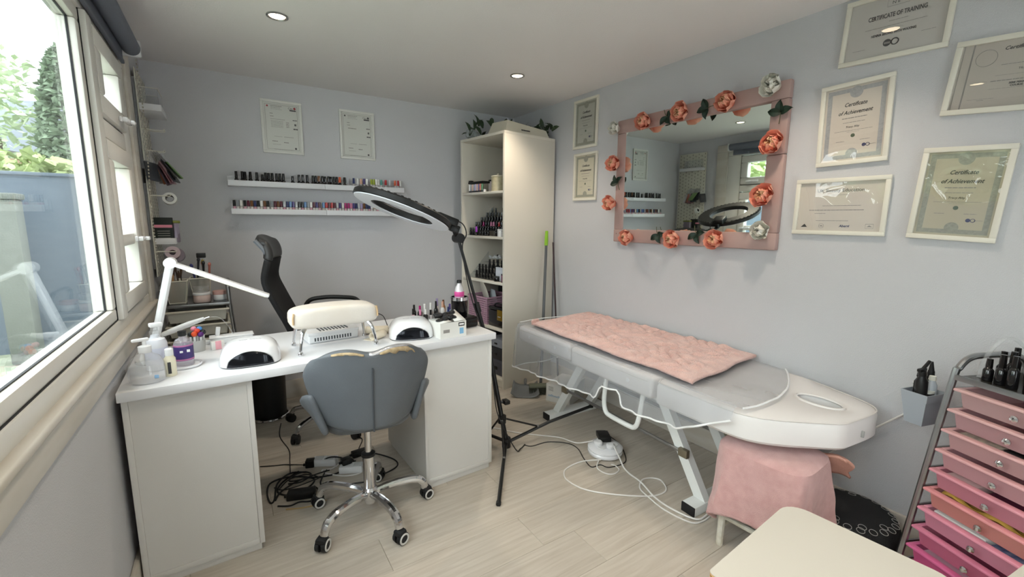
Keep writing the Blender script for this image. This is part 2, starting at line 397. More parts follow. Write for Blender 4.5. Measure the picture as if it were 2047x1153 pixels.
def sash(y0, y1, z0, z1, hy, hz, mid=None):
    f = MB(); b = .075; x0, x1 = -.055, .018
    for lo, hi in (((x0, y0, z0), (x1, y1, z0+b)), ((x0, y0, z1-b), (x1, y1, z1)), ((x0, y0, z0+b), (x1, y0+b, z1-b)), ((x0, y1-b, z0+b), (x1, y1, z1-b))): f.rbox(lo, hi, .01, 2)
    f = f.build('sash_frame', M_upvc, wd)
    g = MB(); q = .006
    for lo, hi in (((x0+.01, y0-q, z0-q), (x1-.022, y1+q, z0)), ((x0+.01, y0-q, z1), (x1-.022, y1+q, z1+q)), ((x0+.01, y0-q, z0), (x1-.022, y0, z1)), ((x0+.01, y1, z0), (x1-.022, y1+q, z1))): g.box(lo, hi)
    g.build('gasket', M_gasket, f)
    MB().box((-.03, y0+b-.004, z0+b-.004), (-.024, y1-b+.004, z1-b+.004)).build('pane', M_glass, f)
    if mid: MB().rbox((x0+.01, y0+b, mid-.025), (x1-.012, y1-b, mid+.025), .006).build('glazing_bar', M_upvc, f)
    h = MB().rbox((x1, hy-.02, hz-.012), (x1+.012, hy+.02, hz+.012), .005).rbox((x1+.010, hy-.012, hz-.010), (x1+.030, hy+.10, hz+.010), .006).rbox((x1+.028, hy+.05, hz-.009), (x1+.045, hy+.10, hz+.009), .006)
    h.build('window_handle', M_gloss, f)
sash(2.262, 2.74, 1.712, 2.022, 2.56, 1.745)
sash(2.262, 2.74, .957, 1.625, 2.60, 1.235, mid=1.235)
# architrave and sill board
tr = MB().rbox((0, WY0-.13, .80), (.016, WY1+.13, WZ0-.012), .005).rbox((0, WY0-.13, WZ1), (.016, WY1+.13, 2.165), .005).rbox((0, WY1, WZ0-.012), (.016, WY1+.13, WZ1), .005).rbox((0, WY0-.13, WZ0-.012), (.016, WY0, WZ1), .005)
struct(tr.build('trim_1', M_trim, loc=(XW, 0, 0)))
struct(MB().rbox((-.07, WY0-.1, WZ0-.016), (.030, WY1+.10, WZ0+.004), .007, 3).build('trim_2', M_trim, loc=(XW, 0, 0)))

# roller blind
bl = T('roller_blind', 'dark grey roller blind rolled up across the window head', 'blind', (XW+.050, 0, 2.128))
MB().cyl((0, -.85, 0), (0, 2.86, 0), .036, n=20).build('fabric_roll', mat('blind_fabric_slate', '6a6f7b', .75, bump=.2, bscale=300, var=.05), bl)
MB().box((-.034, -.83, -.070), (-.031, 2.84, -.01)).rbox((-.040, -.83, -.085), (-.026, 2.84, -.066), .004).build('hanging_fabric', MATS['blind_fabric_slate'], bl)
for yy in (-.865, 2.86): MB().rbox((-.045, yy, -.040), (.038, yy+.012, .040), .01).build('end_bracket', M_plastic, bl)
ch = MB()
for i in range(60): ch.ell((.012+.006*math.sin(i*.1), 2.875, -.05-i*.0165), (.0035, .0035, .005), 5, 4)
ch.build('bead_chain', mat('bead_chain_grey', 'a8a498', .4), bl)['kind'] = 'stuff'

# ceiling downlights
def downlight(x, y, lab):
    t = T('ceiling_downlight', lab, 'light', (x, y, ZC), 0, 'recessed ceiling spotlights')
    MB().lathe([(.046, -.001), (.047, -.006), (.040, -.008), (.036, -.003), (.034, -.001)], 28, ring=True).build('bezel', M_steel, t)
    MB().lathe([(.001, -.0030), (.034, -.0032), (.034, -.0015), (.001, -.0012)], 24).build('lens', mat('lit_lens', 'fff0d4', .4, emit='ffe9c4', es=14), t)
    l = bpy.data.lights.new('spot', 'SPOT'); l.energy = SPOT_W; l.color = (1.0, .86, .69); l.spot_size = R(118); l.spot_blend = .7; l.shadow_soft_size = .03
    o = bpy.data.objects.new('spot', l); COL.objects.link(o); o.parent = t; o.location = (0, 0, -.015)
downlight(.27, 2.45, 'round recessed ceiling spotlight above the wall shelves, nearer the window')
downlight(1.66, 2.53, 'round recessed ceiling spotlight in front of the tall white cabinet')
downlight(1.80, .94, 'round recessed ceiling spotlight above the treatment bed headrest')
downlight(.27, .94, 'round recessed ceiling spotlight above the window side, out of frame')
downlight(1.05, -.45, 'round recessed ceiling spotlight near the added glazed door behind the camera')

# ================================================================== OUTSIDE
GZ = -.12
tag(MB().grid(lambda u, v: (-14+u*13.5, -6+v*26, GZ-.012+.010*math.sin(u*40)*math.cos(v*37)), 30, 40).build('garden_lawn', mat('lawn_grass', 'a3ab96', .95, col2='8f987f', vscale=3, bump=.8, bscale=40)), 'pale green garden lawn outside the window', 'lawn', kind='stuff')
M_fence = mat('fence_slate_paint', '626d78', .7, col2='56616d', vscale=6, stretch=(.6, 6, 6))
M_post = mat('fence_post_grey', '70757a', .8, var=.1, vscale=8)
def fence(name, label, p0, p1, h, bh=.155):
    p0, p1 = V(p0), V(p1); L_ = (p1-p0).length; a = math.atan2(p1.y-p0.y, p1.x-p0.x)
    t = T(name, label, 'fence', (p0.x, p0.y, GZ), a)
    n = int(h/bh); me = None
    for i in range(n):
        if me is None:
            o = MB().add([(0,-.016,0),(L_,-.016,0),(L_,.022,0),(0,.022,0),(0,.010,bh+.012),(L_,.010,bh+.012),(L_,.022,bh+.012),(0,.022,bh+.012)], [(3,2,1,0),(4,5,6,7),(0,1,5,4),(1,2,6,5),(2,3,7,6),(3,0,4,7)]).build('board', M_fence, t, smooth=0); me = o.data
        else:
            o = bpy.data.objects.new('board', me); COL.objects.link(o); o.parent = t
        o.location = (0, 0, .02+i*bh)
    k = int(L_/1.8)
    for i in range(k+1):
        MB().box((i*L_/k-.05, -.07, 0), (i*L_/k+.05, .0, h+.06)).build('post', M_post, t, smooth=0)
    MB().rbox((0, -.02, h+.02), (L_, .05, h+.055), .006).build('capping_rail', M_fence, t)
    return t
fence('garden_fence', 'slate grey board fence across the end of the garden', (1.6, 6.65, 0), (-5.4, 6.65, 0), 1.86)
fence('garden_fence', 'slate grey board fence running along the side of the garden', (-5.4, 6.6, 0), (-5.4, -4, 0), 1.86)
po = T('fence_post', 'broad pale concrete post standing in front of the fence', 'post', (-1.80, 6.3, GZ))
MB().rbox((-.10, -.10, 0), (.10, .10, 1.62), .012).build('shaft', mat('concrete_pale', '6f736d', .9, var=.15, vscale=12, bump=.3), po)
MB().rbox((-.12, -.12, 1.62), (.12, .12, 1.68), .015).build('cap', MATS['concrete_pale'], po)
def leaves(n, shape, size, seed):
    rd = random.Random(seed); mb = MB()
    for i in range(n):
        c = shape(rd); M = Matrix.Translation(c) @ Euler((rd.uniform(-1, 1), rd.uniform(-1, 1), rd.uniform(0, 6.28))).to_matrix().to_4x4() @ Matrix.Scale(size*rd.uniform(.6, 1.4), 4)
        mb.add([(-.5, 0, 0), (0, -.28, .06), (.5, 0, 0), (0, .28, .06)], [(0, 1, 2), (0, 2, 3)], M)
    return mb
def tree(name, label, loc, trunk_h, shape, n, size, m, seed):
    t = T(name, label, 'tree', loc)
    MB().tube(cr([(0, 0, .01), (.04, .02, trunk_h*.5), (0, .03, trunk_h)], 4), [.12-.008*i for i in range(9)], 8).build('trunk', mat('bark', '5b4d3f', .9, bump=.6, bscale=20, var=.3), t)
    o = leaves(n, shape, size, seed).build('foliage', m, t, smooth=0); o['kind'] = 'stuff'
def conif(rd):
    h = rd.random()**1.15; a = rd.uniform(0, 6.28); r = (.62*(1-h)**.38)*(.72+.28*rd.random())
    return V((r*math.cos(a), r*math.sin(a), .3+h*3.55))
def ball(cx, cy, cz, rx, rz):
    def f(rd):
        u = rd.uniform(-1, 1); a = rd.uniform(0, 6.28); q = rd.random()**.35; s = math.sqrt(1-u*u)
        return V((cx+rx*q*s*math.cos(a), cy+rx*q*s*math.sin(a), cz+rz*q*u))
    return f
M_con = mat('conifer_green', '93a58c', .9, col2='7c9076', vscale=3)
M_lf = mat('broadleaf_green', 'b4c4a2', .8, col2='c4d2b0', vscale=3)
M_sh = mat('shrub_green', 'b9c592', .8, col2='a1b07a', vscale=3)
tree('conifer_tree', 'tall columnar conifer behind the end fence', (-1.72, 9.0, GZ), 2.0, conif, 9000, .13, M_con, 3)
tree('garden_tree', 'loose leafy tree at the left edge of the window view', (-2.62, 9.2, GZ), 2.6, ball(0, 0, 3.05, .62, .85), 700, .13, M_lf, 4)
tree('garden_shrub', 'yellow-green shrub spilling over the fence top below the conifer', (-1.95, 7.7, GZ), 1.0, ball(0, 0, 1.72, .7, .50), 1500, .17, M_sh, 5)
tree('garden_shrub', 'yellow-green shrub beside the neighbouring house', (-2.9, 7.9, GZ), 1.0, ball(0, 0, 1.55, .45, .4), 700, .17, M_sh, 6)
tree('garden_tree', 'broad leafy tree beyond the side fence', (-8.5, 3.0, GZ), 2.4, ball(0, 0, 2.8, 2.2, 1.8), 3000, .3, M_lf, 8)
tree('garden_tree', 'round leafy tree beyond the far end of the side fence', (-8.2, 8.2, GZ), 2.4, ball(0, 0, 2.5, 2.0, 1.6), 2500, .3, M_sh, 9)
hs = T('neighbour_house', 'grey and brick neighbouring house with slate roof behind the fence', 'house', (-5.9, 12.6, GZ), R(-20))
MB().box((-2.2, 0, 0), (2.2, 4, 2.75)).build('wall', mat('house_brick', 'a98b74', .9, var=.2, vscale=14), hs)
MB().add([(-2.5, -.3, 2.7), (2.5, -.3, 2.7), (2.5, 4.3, 2.7), (-2.5, 4.3, 2.7), (-2.5, 2, 3.9), (2.5, 2, 3.9)], [(0, 1, 5, 4), (2, 3, 4, 5), (1, 2, 5), (3, 0, 4), (3, 2, 1, 0)]).build('roof', mat('roof_slate', '7b828b', .8, var=.1, vscale=9), hs)
hw = MB().box((.9, -.05, 1.3), (1.7, .02, 2.3)).build('window_frame', M_plastic, hs)
MB().box((.98, -.06, 1.38), (1.62, -.045, 2.22)).build('pane', mat('far_pane', 'aebac4', .15), hw)

# ================================================================== DESK
DA = math.atan2(.05, 1.48)          # desk is turned a hair
DZT = .757
tag(MB().rbox((0, 0, -.034), (1.48, .60, 0), .003, 2).build('worktop', M_white, loc=(-.35, 1.85, DZT), rot=(0, 0, DA)), 'long white desk top resting on two white drawer pedestals', 'desk top')
def pedestal(x, y, label):
    t = T('desk_pedestal', label, 'pedestal', (x, y, 0), DA)
    w_, d_, h_ = .38, .56, DZT-.034
    MB().rbox((0, .004, .03), (.018, d_, h_), .0015).rbox((w_-.018, .004, .03), (w_, d_, h_), .0015).build('side_panel', M_whitelam, t)
    MB().rbox((.018, .006, h_-.022), (w_-.018, d_, h_-.0005), .0015).build('top_rail', M_whitelam, t)
    MB().rbox((.018, .006, .03), (w_-.018, d_, .052), .0015).build('bottom_rail', M_whitelam, t)
    MB().box((.0185, .009, .0525), (w_-.0185, .018, h_-.0225)).build('back_panel', M_whitelam, t)
    for i in range(5):
        z0 = .056+i*.131
        f = MB().rbox((.02, d_-.018, z0), (w_-.02, d_+.002, z0+.127), .002).build('drawer_front', M_whitelam, t)
    MB().rbox((.012, .014, 0), (w_-.012, d_-.01, .03), .001).build('plinth', M_whitelam, t)
pedestal(-.345, 1.874, 'white desk pedestal under the window end of the desk')
pedestal(.735, 1.905, 'white desk pedestal under the cabinet end of the desk')

# ================================================================== GREY SWIVEL CHAIR
sc = T('swivel_chair', 'grey leatherette swivel chair with torn top edge and chrome five-star base', 'chair', (.455, 1.885, 0), R(-8))
def caster(par, x, y, ang, r=.028, rim=True):
    c = MB(); ax = V((math.sin(ang), -math.cos(ang), 0)); p = V((x, y, r))
    for s_ in (-1, 1): c.cyl(p+ax*(.006*s_), p+ax*(.022*s_), r, r*.93, 20)
    c.cyl(p-ax*.008, p+ax*.008, r*.55, n=12)
    f = V((math.cos(ang), math.sin(ang), 0))
    c.rbox((-.024, -.021, 0), (.018, .021, r*.9), .008, 2, M=Matrix.Translation(p+V((0, 0, r*.35))) @ Matrix.Rotation(ang, 4, 'Z'))
    o = c.build('caster', M_rub, par)
    if rim:
        for s_ in (-1, 1):
            q = MB(); a0 = p+ax*(.0222*s_)
            pts = q.ring(a0, ax, r*.72, 20)
            q.tube(pts, .0042, 6, closed=True); q.build('wheel_rim', mat('caster_rim_pale', 'c9c8c4', .4), o)
    return o
for k, a in enumerate((66, 138, 210, 282, 354)):
    a = R(a)+R(8); dx, dy = math.cos(a), math.sin(a)
    pts = cr([(dx*.02, dy*.02, .105), (dx*.10, dy*.10, .118), (dx*.19, dy*.19, .118), (dx*.235, dy*.235, .098), (dx*.252, dy*.252, .062)], 5)
    MB().tube(pts, [.017+.002*math.sin(i/len(pts)*3) for i in range(len(pts))], 10).build('base_leg', M_chrome, sc)
    MB().cyl((dx*.252, dy*.252, .066), (dx*.252, dy*.252, .045), .013, n=10).build('caster_stem', M_rub, sc)
    caster(sc, dx*.262, dy*.262, [R(150), R(200), R(60), R(30), R(20)][k])
MB().lathe([(.030, .075), (.034, .09), (.034, .125), (.026, .135)], 20).build('base_hub', M_chrome, sc)
MB().cyl((0, 0, .06), (0, 0, .285), .025, n=20).build('outer_column', M_chrome, sc)
MB().lathe([(.025, .283), (.030, .285), (.030, .298), (.020, .303)], 20).build('column_collar', M_black, sc)
MB().cyl((0, 0, .30), (0, 0, .475), .0145, n=16).build('gas_piston', M_chrome, sc)
MB().rbox((-.08, -.10, .465), (.08, .10, .49), .006).build('seat_plate', M_black, sc)
MB().tube(cr([(.06, -.01, .475), (.16, -.03, .472), (.215, -.045, .45)], 4), [.006]*5+[.009, .010, .011, .010], 8).build('height_lever', M_black, sc)
# seat: rounded pad with raised side bolsters
def seatf(u, v):
    th = 2*PI*u; r_ = v
    x = .215*r_*abs(math.cos(th))**.75*(1 if math.cos(th) > 0 else -1); y = .195*r_*abs(math.sin(th))**.75*(1 if math.sin(th) > 0 else -1)
    z = .515+.075*max(0, (abs(x)-.12)/.105)**1.6*(1 if y < .12 else .55) + .03*r_**6*(-1)
    return (x, y+.022, z)
MB().grid(seatf, 36, 10).build('seat_cushion', M_grey, sc, solid=.06, sub=1)
# back shell: one curved wing-shaped pad
def backf(u, v):
    # u across -1..1, v up 0..1
    s_ = u*2-1; half = .165+.070*math.sin(min(1, v*1.25)*PI/2)-.035*max(0, v-.72)/.28*abs(s_)**4
    x = s_*half; dip = -.020*math.exp(-(s_/.22)**2)*v**3 - .085*abs(s_)**4.0*v**6+.022*abs(s_)**3*(1-v)**2
    z = .520+.340*v+dip
    y_ = -.245-.035*v+.105*abs(s_)**2.2
    return (x, y_, z)
bk = MB().grid(backf, 22, 16).build('backrest', M_grey, sc, solid=.036, sub=1)
MB().tube([V(backf(.5, v/10))+V((0, -.021, 0)) for v in range(0, 9)], .0032, 6).build('centre_seam', M_greyd, bk)
# torn top edge: exposed foam and silvery lining
to = MB(); rdt = random.Random(5)
def strip(u0, u1, wdt, off):
    n = 14; vs = []
    for i in range(n+1):
        t = i/n; p = V(backf(u0+(u1-u0)*t, 1.0)); q = wdt*math.sin(PI*t)**.6*(1+.35*math.sin(t*23))
        e = off-.003; j_ = rdt.uniform(.7, 1.35)
        vs += [(p.x, p.y-.0192-e, p.z-.013-q*j_), (p.x, p.y-.0185-e, p.z-.0125), (p.x, p.y-.0150-e, p.z-.0070)]
    fs = [(3*i+j, 3*i+3+j, 3*i+4+j, 3*i+1+j) for i in range(n) for j in range(2)]
    return vs, fs
def lining(u0, u1):
    n = 18; vs = []
    for i in range(n+1):
        t = i/n; p = V(backf(u0+(u1-u0)*t, 1.0)); k = rdt.uniform(.4, 1.0)*math.sin(PI*t)**.3
        vs += [(p.x, p.y-.0165, p.z-.009-.003*k), (p.x, p.y-.0125, p.z-.0035), (p.x, p.y-.004+.003*k, p.z+.0015)]
    return vs, [(3*i+j, 3*i+3+j, 3*i+4+j, 3*i+1+j) for i in range(n) for j in range(2)]
to.add(*strip(.20, .44, .003, .003)); to.add(*strip(.56, .92, .012, .003))
to.build('torn_foam_patch', M_foam, bk, solid=.003)
MB().add(*lining(.48, .90)).build('silver_lining_tear', mat('silver_lining', 'b9b9bd', .3, .6, bump=.5), bk, solid=.0015)
# wing pads joining back to seat on both sides
for s_ in (-1, 1):
    def wf(u, v, s_=s_):
        y_ = -.20+.22*u; z = .50+.15*(1-u)**1.4*v+.085*v*u*(1-u)*2+.03*v; x = s_*(.165+.045*v+.035*math.sin(PI*u)*v+.03*u*(1-u))
        return (x, y_, z)
    MB().grid(wf, 8, 5).build('side_wing', M_grey, sc, solid=.028, sub=1)

# ================================================================== BLACK OFFICE CHAIR
oc = T('office_chair', 'black mesh high-back office chair behind the desk', 'chair', (.44, 2.93, 0), R(-12))
def obk(u, v):
    s_ = u*2-1
    prof = cr([(-.115, 0, .50), (-.135, 0, .60), (-.175, 0, .72), (-.235, 0, .86), (-.275, 0, .97), (-.262, 0, 1.06), (-.245, 0, 1.13), (-.265, 0, 1.195), (-.305, 0, 1.22)], 4)
    p = prof[min(len(prof)-1, int(round(v*(len(prof)-1))))]
    hw = .215+.02*math.sin(v*PI)-.035*max(0, v-.6)/.4
    return (p.x+.03*abs(s_)**2, s_*hw, p.z-(.02*abs(s_)**4 if v > .9 else 0))
def obk_lo(u, v): return obk(u, v*.70)
def obk_hi(u, v): return obk(u, .70+v*.30)
MB().grid(obk_lo, 10, 22).build('mesh_backrest', M_mesh, oc, solid=.028)
MB().grid(obk_hi, 10, 10).build('headrest_pad', M_dgrey, oc, solid=.046, sub=1)
MB().tube(cr([(-.285, -.188, 1.21), (-.232, -.19, 1.13), (-.245, -.198, 1.03)], 5), .012, 8).build('headrest_piping', mat('piping_grey', '6b7076', .4), oc)
MB().rbox((-.16, -.24, .44), (.27, .24, .51), .03, 3).build('seat_pad', M_mesh, oc)
for s_ in (-1, 1):
    pts = cr([(-.135, s_*.265, .50), (-.115, s_*.275, .66), (-.075, s_*.28, .775), (.02, s_*.28, .80), (.15, s_*.28, .795), (.235, s_*.28, .775), (.262, s_*.278, .70), (.20, s_*.265, .50)], 6)
    MB().tube(pts, .0145, 8).build('armrest', M_black, oc)
    MB().rbox((-.14, s_*.265-.03*s_-.02, .455), (.22, s_*.265+.012, .478), .004).build('arm_bracket', M_black, oc)
MB().cyl((.05, 0, .10), (.05, 0, .44), .024, n=14).build('gas_column', M_black, oc)
for k in range(5):
    a = R(70+72*k)+R(12); dx, dy = math.cos(a), math.sin(a)
    MB().tube(cr([(.05, 0, .10), (.05+dx*.14, dy*.14, .115), (.05+dx*.25, dy*.25, .095), (.05+dx*.285, dy*.285, .06)], 5), .014, 8).build('base_leg', M_chrome, oc)
    caster(oc, .05+dx*.29, dy*.29, R(40*k), .027, False)

# ================================================================== RING LIGHT ON TRIPOD
rl = T('ring_light', 'black ring light on a leaning tripod stand beside the desk', 'ring light', (1.27, 2.02, 0))
O = V((1.27, 2.02, 0))
top = V((1.064, 2.20, 1.232))-O; mid = V((1.226, 2.15, .60))-O; hub = V((0, 0, .06))
def lerp(a, b, t): return a+(b-a)*t
MB().tube([hub, lerp(hub, mid, .5), mid], .0135, 12).build('lower_pole', M_black, rl)
MB().tube([lerp(hub, mid, .95), mid, lerp(mid, top, .4)], .0115, 12).build('middle_pole', M_black, rl)
MB().tube([lerp(mid, top, .38), top], .0085, 12).build('upper_pole', M_black, rl)
for p in (mid, lerp(mid, top, .38)):
    d = (top-mid).normalized(); MB().cyl(p-d*.028, p+d*.028, .017, n=12).build('pole_clamp', M_black, rl)
MB().cyl(mid+V((0, -.02, -.0)), mid+V((-.01, -.05, 0)), .008, n=8).build('clamp_knob', M_black, rl)
cu = lerp(hub, mid, .24)
MB().cyl(cu+V((0, 0, -.022)), cu+V((0, 0, .022)), .024, n=12).build('upper_collar', M_black, rl)
MB().cyl((0, 0, .03), (0, 0, .085), .026, n=12).build('lower_hub', M_black, rl)
kn = lerp(hub, mid, .42); MB().cyl(kn, kn+V((.045, -.015, 0)), .009, n=8).rbox((kn.x+.02, kn.y-.04, kn.z-.012), (kn.x+.055, kn.y+.005, kn.z+.012), .005).build('collar_knob', M_black, rl)
for k, (fx, fy, fz) in enumerate(((.985-1.27, 1.631-2.02, .010), (.55, -.10, .185), (-.10, .42, .010))):
    f = V((fx, fy, fz)); d = V((fx, fy, 0)).normalized()
    MB().tube([hub+d*.02, lerp(hub, f, .5)+V((0, 0, .012)), f], .0095, 8).build('tripod_leg', M_black, rl)
    MB().cyl(f+V((0, 0, .002)), f+d*.02+V((0, 0, 0)), .012, n=8).build('foot_cap', M_rub, rl)
    e = lerp(hub, f, .36)+V((0, 0, .015)); MB().tube([cu+d*.02, e], .006, 6).build('leg_brace', M_black, rl)
    MB().cyl(cu+d*.02+V((0, 0, -.006)), cu+d*.02+V((0, 0, .006)), .008, n=8).cyl(e-V((0, 0, .008)), e+V((0, 0, .008)), .007, n=8).build('rivet', M_steel, rl)
# head
P0 = V((.999, 2.18, 1.281))-O; P1 = V((.533, 2.278, 1.468))-O; C0 = (P0+P1)/2; A_ = (P1-P0).normalized(); nn = V((-.372, -.01, -.926)); nn = (nn-A_*nn.dot(A_)).normalized(); B_ = nn.cross(A_)
HM = Matrix((A_, B_, nn)).transposed().to_4x4(); HM.translation = C0
RO, RI = .255, .158
MB().lathe([(RI, -.024), (RI-.006, -.018), (RI-.006, .006), (RI, .008), (RO-.004, .008), (RO, .004), (RO, -.018), (RO-.01, -.026), (RI, -.026)][::-1], 56, M=HM, ring=True).build('ring_housing', M_black, rl)
MB().lathe([(RI+.004, .006), (RI+.004, .012), (RO-.008, .012), (RO-.005, .006)], 56, M=HM, ring=True).build('light_diffuser', mat('ring_diffuser', 'e8ecf4', .35), rl)
vents = MB()
for k in range(46):
    a = 2*PI*k/46; vents.cb((0, 0, 0), (.004, .012, .006), M=HM @ Matrix.Rotation(a, 4, 'Z') @ Matrix.Translation((RO-.012, 0, -.026)))
vents.build('vent_slots', M_rub, rl)['kind'] = 'stuff'
MB().rbox((-RO-.03, -.045, -.062), (-RO+.085, .045, -.022), .006, M=HM).build('control_box', M_black, rl)
MB().rbox((-RO-.055, -.015, -.035), (-RO-.005, .015, .005), .005, M=HM).build('bracket', M_black, rl)
MB().cyl(top+V((0, -.028, .0)), top+V((0, .028, 0)), .027, n=16).build('tilt_knob', M_black, rl)
MB().cyl(top, P0+V((.035, 0, -.015)), .013, n=10).build('tilt_arm', M_black, rl)
MB().tube(cr([HM @ V((-RO-.02, .02, -.062)), top+V((.03, .0, .075)), top+V((.045, -.01, .02)), top+V((.01, -.03, -.06)), lerp(mid, top, .5)+V((-.03, -.02, 0)), mid+V((-.02, -.03, 0)), lerp(hub, mid, .6)+V((-.025, -.02, 0)), lerp(hub, mid, .3)+V((-.03, -.02, 0)), V((.03, -.05, .03)), V((.08, -.03, .008)), V((.13, .0, .006))], 6), .0032, 6).build('power_cable', M_cableB, rl)

# ================================================================== DESK LAMP
dl = T('desk_lamp', 'white folding desk lamp with slim LED arm near the window', 'lamp', (-.285, 2.22, DZT))
MB().lathe([(.001, 0), (.062, 0), (.065, .004), (.062, .012), (.02, .016), (.001, .016)], 24).build('lamp_base', M_plastic, dl)
MB().tube([(-.01, 0, .012), (.084, -.02, .395)], .0145, 10).build('stem', M_plastic, dl)
MB().cyl((.084, -.045, .395), (.084, .012, .395), .021, n=18).build('joint', M_plastic, dl)
hd = Matrix.Translation((.084, -.02, .395)) @ Matrix.Rotation(R(-6), 4, 'Z') @ Matrix.Rotation(R(25), 4, 'Y')
MB().rbox((.01, -.022, -.007), (.37, .022, .008), .005, M=hd).build('light_arm', M_plastic, dl)
MB().rbox((.06, -.017, -.0095), (.36, .017, -.006), .001, M=hd).build('led_strip', mat('led_diffuser', 'f2efdf', .4), dl)

# ================================================================== DESK ITEMS (window end)
def bottle(name, label, cat, x, y, prof, m, z=DZT, n=20, group=None): 
    t = T(name, label, cat, (x, y, z), 0, group); MB().lathe(prof, n).build('bottle', m, t); return t
b = bottle('pump_bottle', 'large round clear pump bottle at the front corner of the desk', 'bottle', -.275, 1.945, [(.001, 0), (.046, 0), (.052, .006), (.053, .03), (.050, .065), (.040, .088), (.022, .100), (.016, .106), (.016, .112)], M_clear)
MB().lathe([(.001, .004), (.049, .006), (.050, .05), (.048, .062), (.001, .062)], 20).build('liquid', thin('clear_gel', (.98, .985, .99), body=.16, refl=.3), b)
MB().lathe([(.018, .105), (.019, .107), (.019, .128), (.008, .131), (.006, .132), (.006, .148), (.001, .148)], 16).build('pump_collar', M_plastic, b)
MB().rbox((-.034, -.007, .146), (.014, .007, .157), .004, M=Matrix.Rotation(R(20), 4, 'Z')).build('pump_head', M_plastic, b)
MB().rbox((.028, -.046, .02), (.040, -.0435, .032), .001, M=Matrix.Rotation(R(-5), 4, 'Z')).build('label_mark', mat('label_blue', '8fb6dc', .5), b)
b = bottle('pump_bottle', 'opaque white pump bottle with square head behind the clear one', 'bottle', -.262, 2.09, [(.001, 0), (.033, 0), (.036, .004), (.036, .100), (.030, .118), (.015, .124), (.013, .134)], mat('milky_plastic', 'e3e6ee', .35))
MB().lathe([(.015, .132), (.016, .134), (.016, .150), (.001, .150)], 16).cyl((0, 0, .15), (0, 0, .166), .011, n=10).build('pump_collar', M_clear, b)
MB().rbox((-.014, -.013, .164), (.026, .013, .180), .004, M=Matrix.Rotation(R(20), 4, 'Z')).build('pump_head', M_plastic, b)
MB().lathe([(.0363, .025), (.0366, .027), (.0366, .085), (.0363, .087)], 20, ring=True).build('label_band', mat('label_pale', 'd9def0', .5), b)
b = bottle('spray_bottle', 'small cream spray bottle with white cap in front of the purple bottle', 'bottle', -.213, 1.975, [(.001, 0), (.017, 0), (.018, .003), (.018, .065), (.012, .074), (.012, .078)], mat('cream_bottle', 'e2dcc4', .4))
MB().lathe([(.013, .077), (.013, .1), (.009, .103), (.001, .103)], 14).build('cap', M_plastic, b)
MB().rbox((-.006, -.0195, .012), (.004, -.0175, .055), .001).build('label_mark', M_ink, b)
dsh = T('round_dish', 'shallow white round dish under the purple bottle', 'dish', (-.178, 2.075, DZT))
MB().lathe([(.001, 0), (.050, 0), (.056, .006), (.056, .012), (.052, .012), (.048, .006), (.001, .006)], 28).build('plate', M_gloss, dsh)
b = bottle('purple_bottle', 'clear bottle with purple label and black cap standing on the dish', 'bottle', -.178, 2.075, [(.001, 0), (.029, 0), (.031, .004), (.031, .085), (.024, .102), (.012, .108), (.011, .116)], thin('amber_clear', (.92, .90, .93), body=.25, bcol='e8e2ea', refl=1.0), z=DZT+.007)
MB().lathe([(.0313, .022), (.0318, .024), (.0318, .078), (.0313, .080)], 20, ring=True).build('label_band', mat('label_purple', '3b2c69', .5), b)
for zz in (.023, .077): MB().lathe([(.0316, zz), (.0321, zz+.0005), (.0321, zz+.0055), (.0316, zz+.006)], 20, ring=True).build('label_stripe', mat('label_magenta', 'b06a96', .5), b)
MB().lathe([(.012, .115), (.014, .117), (.014, .134), (.001, .135)], 14).build('cap', M_black, b)
MB().rbox((-.010, -.0335, .055), (.0, -.0315, .063), .0008).rbox((.012, -.0325, .056), (.022, -.0295, .066), .0008).build('label_print', M_plastic, b)
pt = T('brush_pot', 'small grey pot holding bottles with bright coloured round tops', 'pot', (-.150, 2.30, DZT))
MB().lathe([(.001, 0), (.030, 0), (.034, .05), (.031, .05), (.028, .006), (.001, .006)], 20).build('pot_body', mat('pot_grey', 'b9bab8', .5), pt)
for k, (dx, dy, cc, h) in enumerate(((-.018, .0, '1c1d1f', .072), (-.004, -.016, 'e2572f', .075), (.006, -.004, 'd4402c', .085), (.014, .012, '4b8fd6', .09), (-.006, .014, 'e58fa6', .092), (.018, -.012, '5a2a74', .07), (.026, .004, '202226', .076))):
    o = T('pot_bottle', ['black-topped', 'orange-topped', 'red-topped', 'blue-topped', 'pink-topped', 'purple-topped', 'dark blue-black-topped'][k]+' little bottle standing in the grey desk pot', 'bottle', (-.150+dx, 2.30+dy, DZT+.0075), 0, 'coloured bottles in the desk pot')
    MB().cyl((0, 0, 0), (0, 0, h-.012), .0045, n=8).build('stick', M_plastic, o)
    MB().ell((0, 0, h-.004), (.0115, .0115, .0115), 12, 8).build('round_top', mat('top_'+cc, cc, .35), o)
hp = T('nail_drill', 'white nail drill handpiece resting on its stand with a cord', 'nail drill', (-.175, 2.415, DZT))
MB().rbox((-.05, -.022, 0), (.11, .022, .014), .004).rbox((.085, -.014, .01), (.103, .014, .085), .004, M=Matrix.Rotation(R(8), 4, 'Y')).rbox((-.03, -.012, .012), (-.014, .012, .06), .004).build('stand', M_plastic, hp)
MB().tube([(-.105, 0, .062), (-.06, 0, .078), (.0, 0, .100), (.055, 0, .118)], [.010, .013, .013, .008], 12).build('handpiece', M_plastic, hp)
MB().tube([(.052, 0, .117), (.075, 0, .124)], .0035, 8).build('chrome_tip', M_chrome, hp)
MB().tube(cr([(.07, 0, .123), (.11, .0, .118), (.14, .0, .08), (.165, -.01, .03), (.19, -.03, .008)], 5), .0025, 6).build('cord', M_clear, hp)
bx = T('card_box', 'little white and pink card box beside the grey desk pot', 'box', (-.075, 2.285, DZT), R(12))
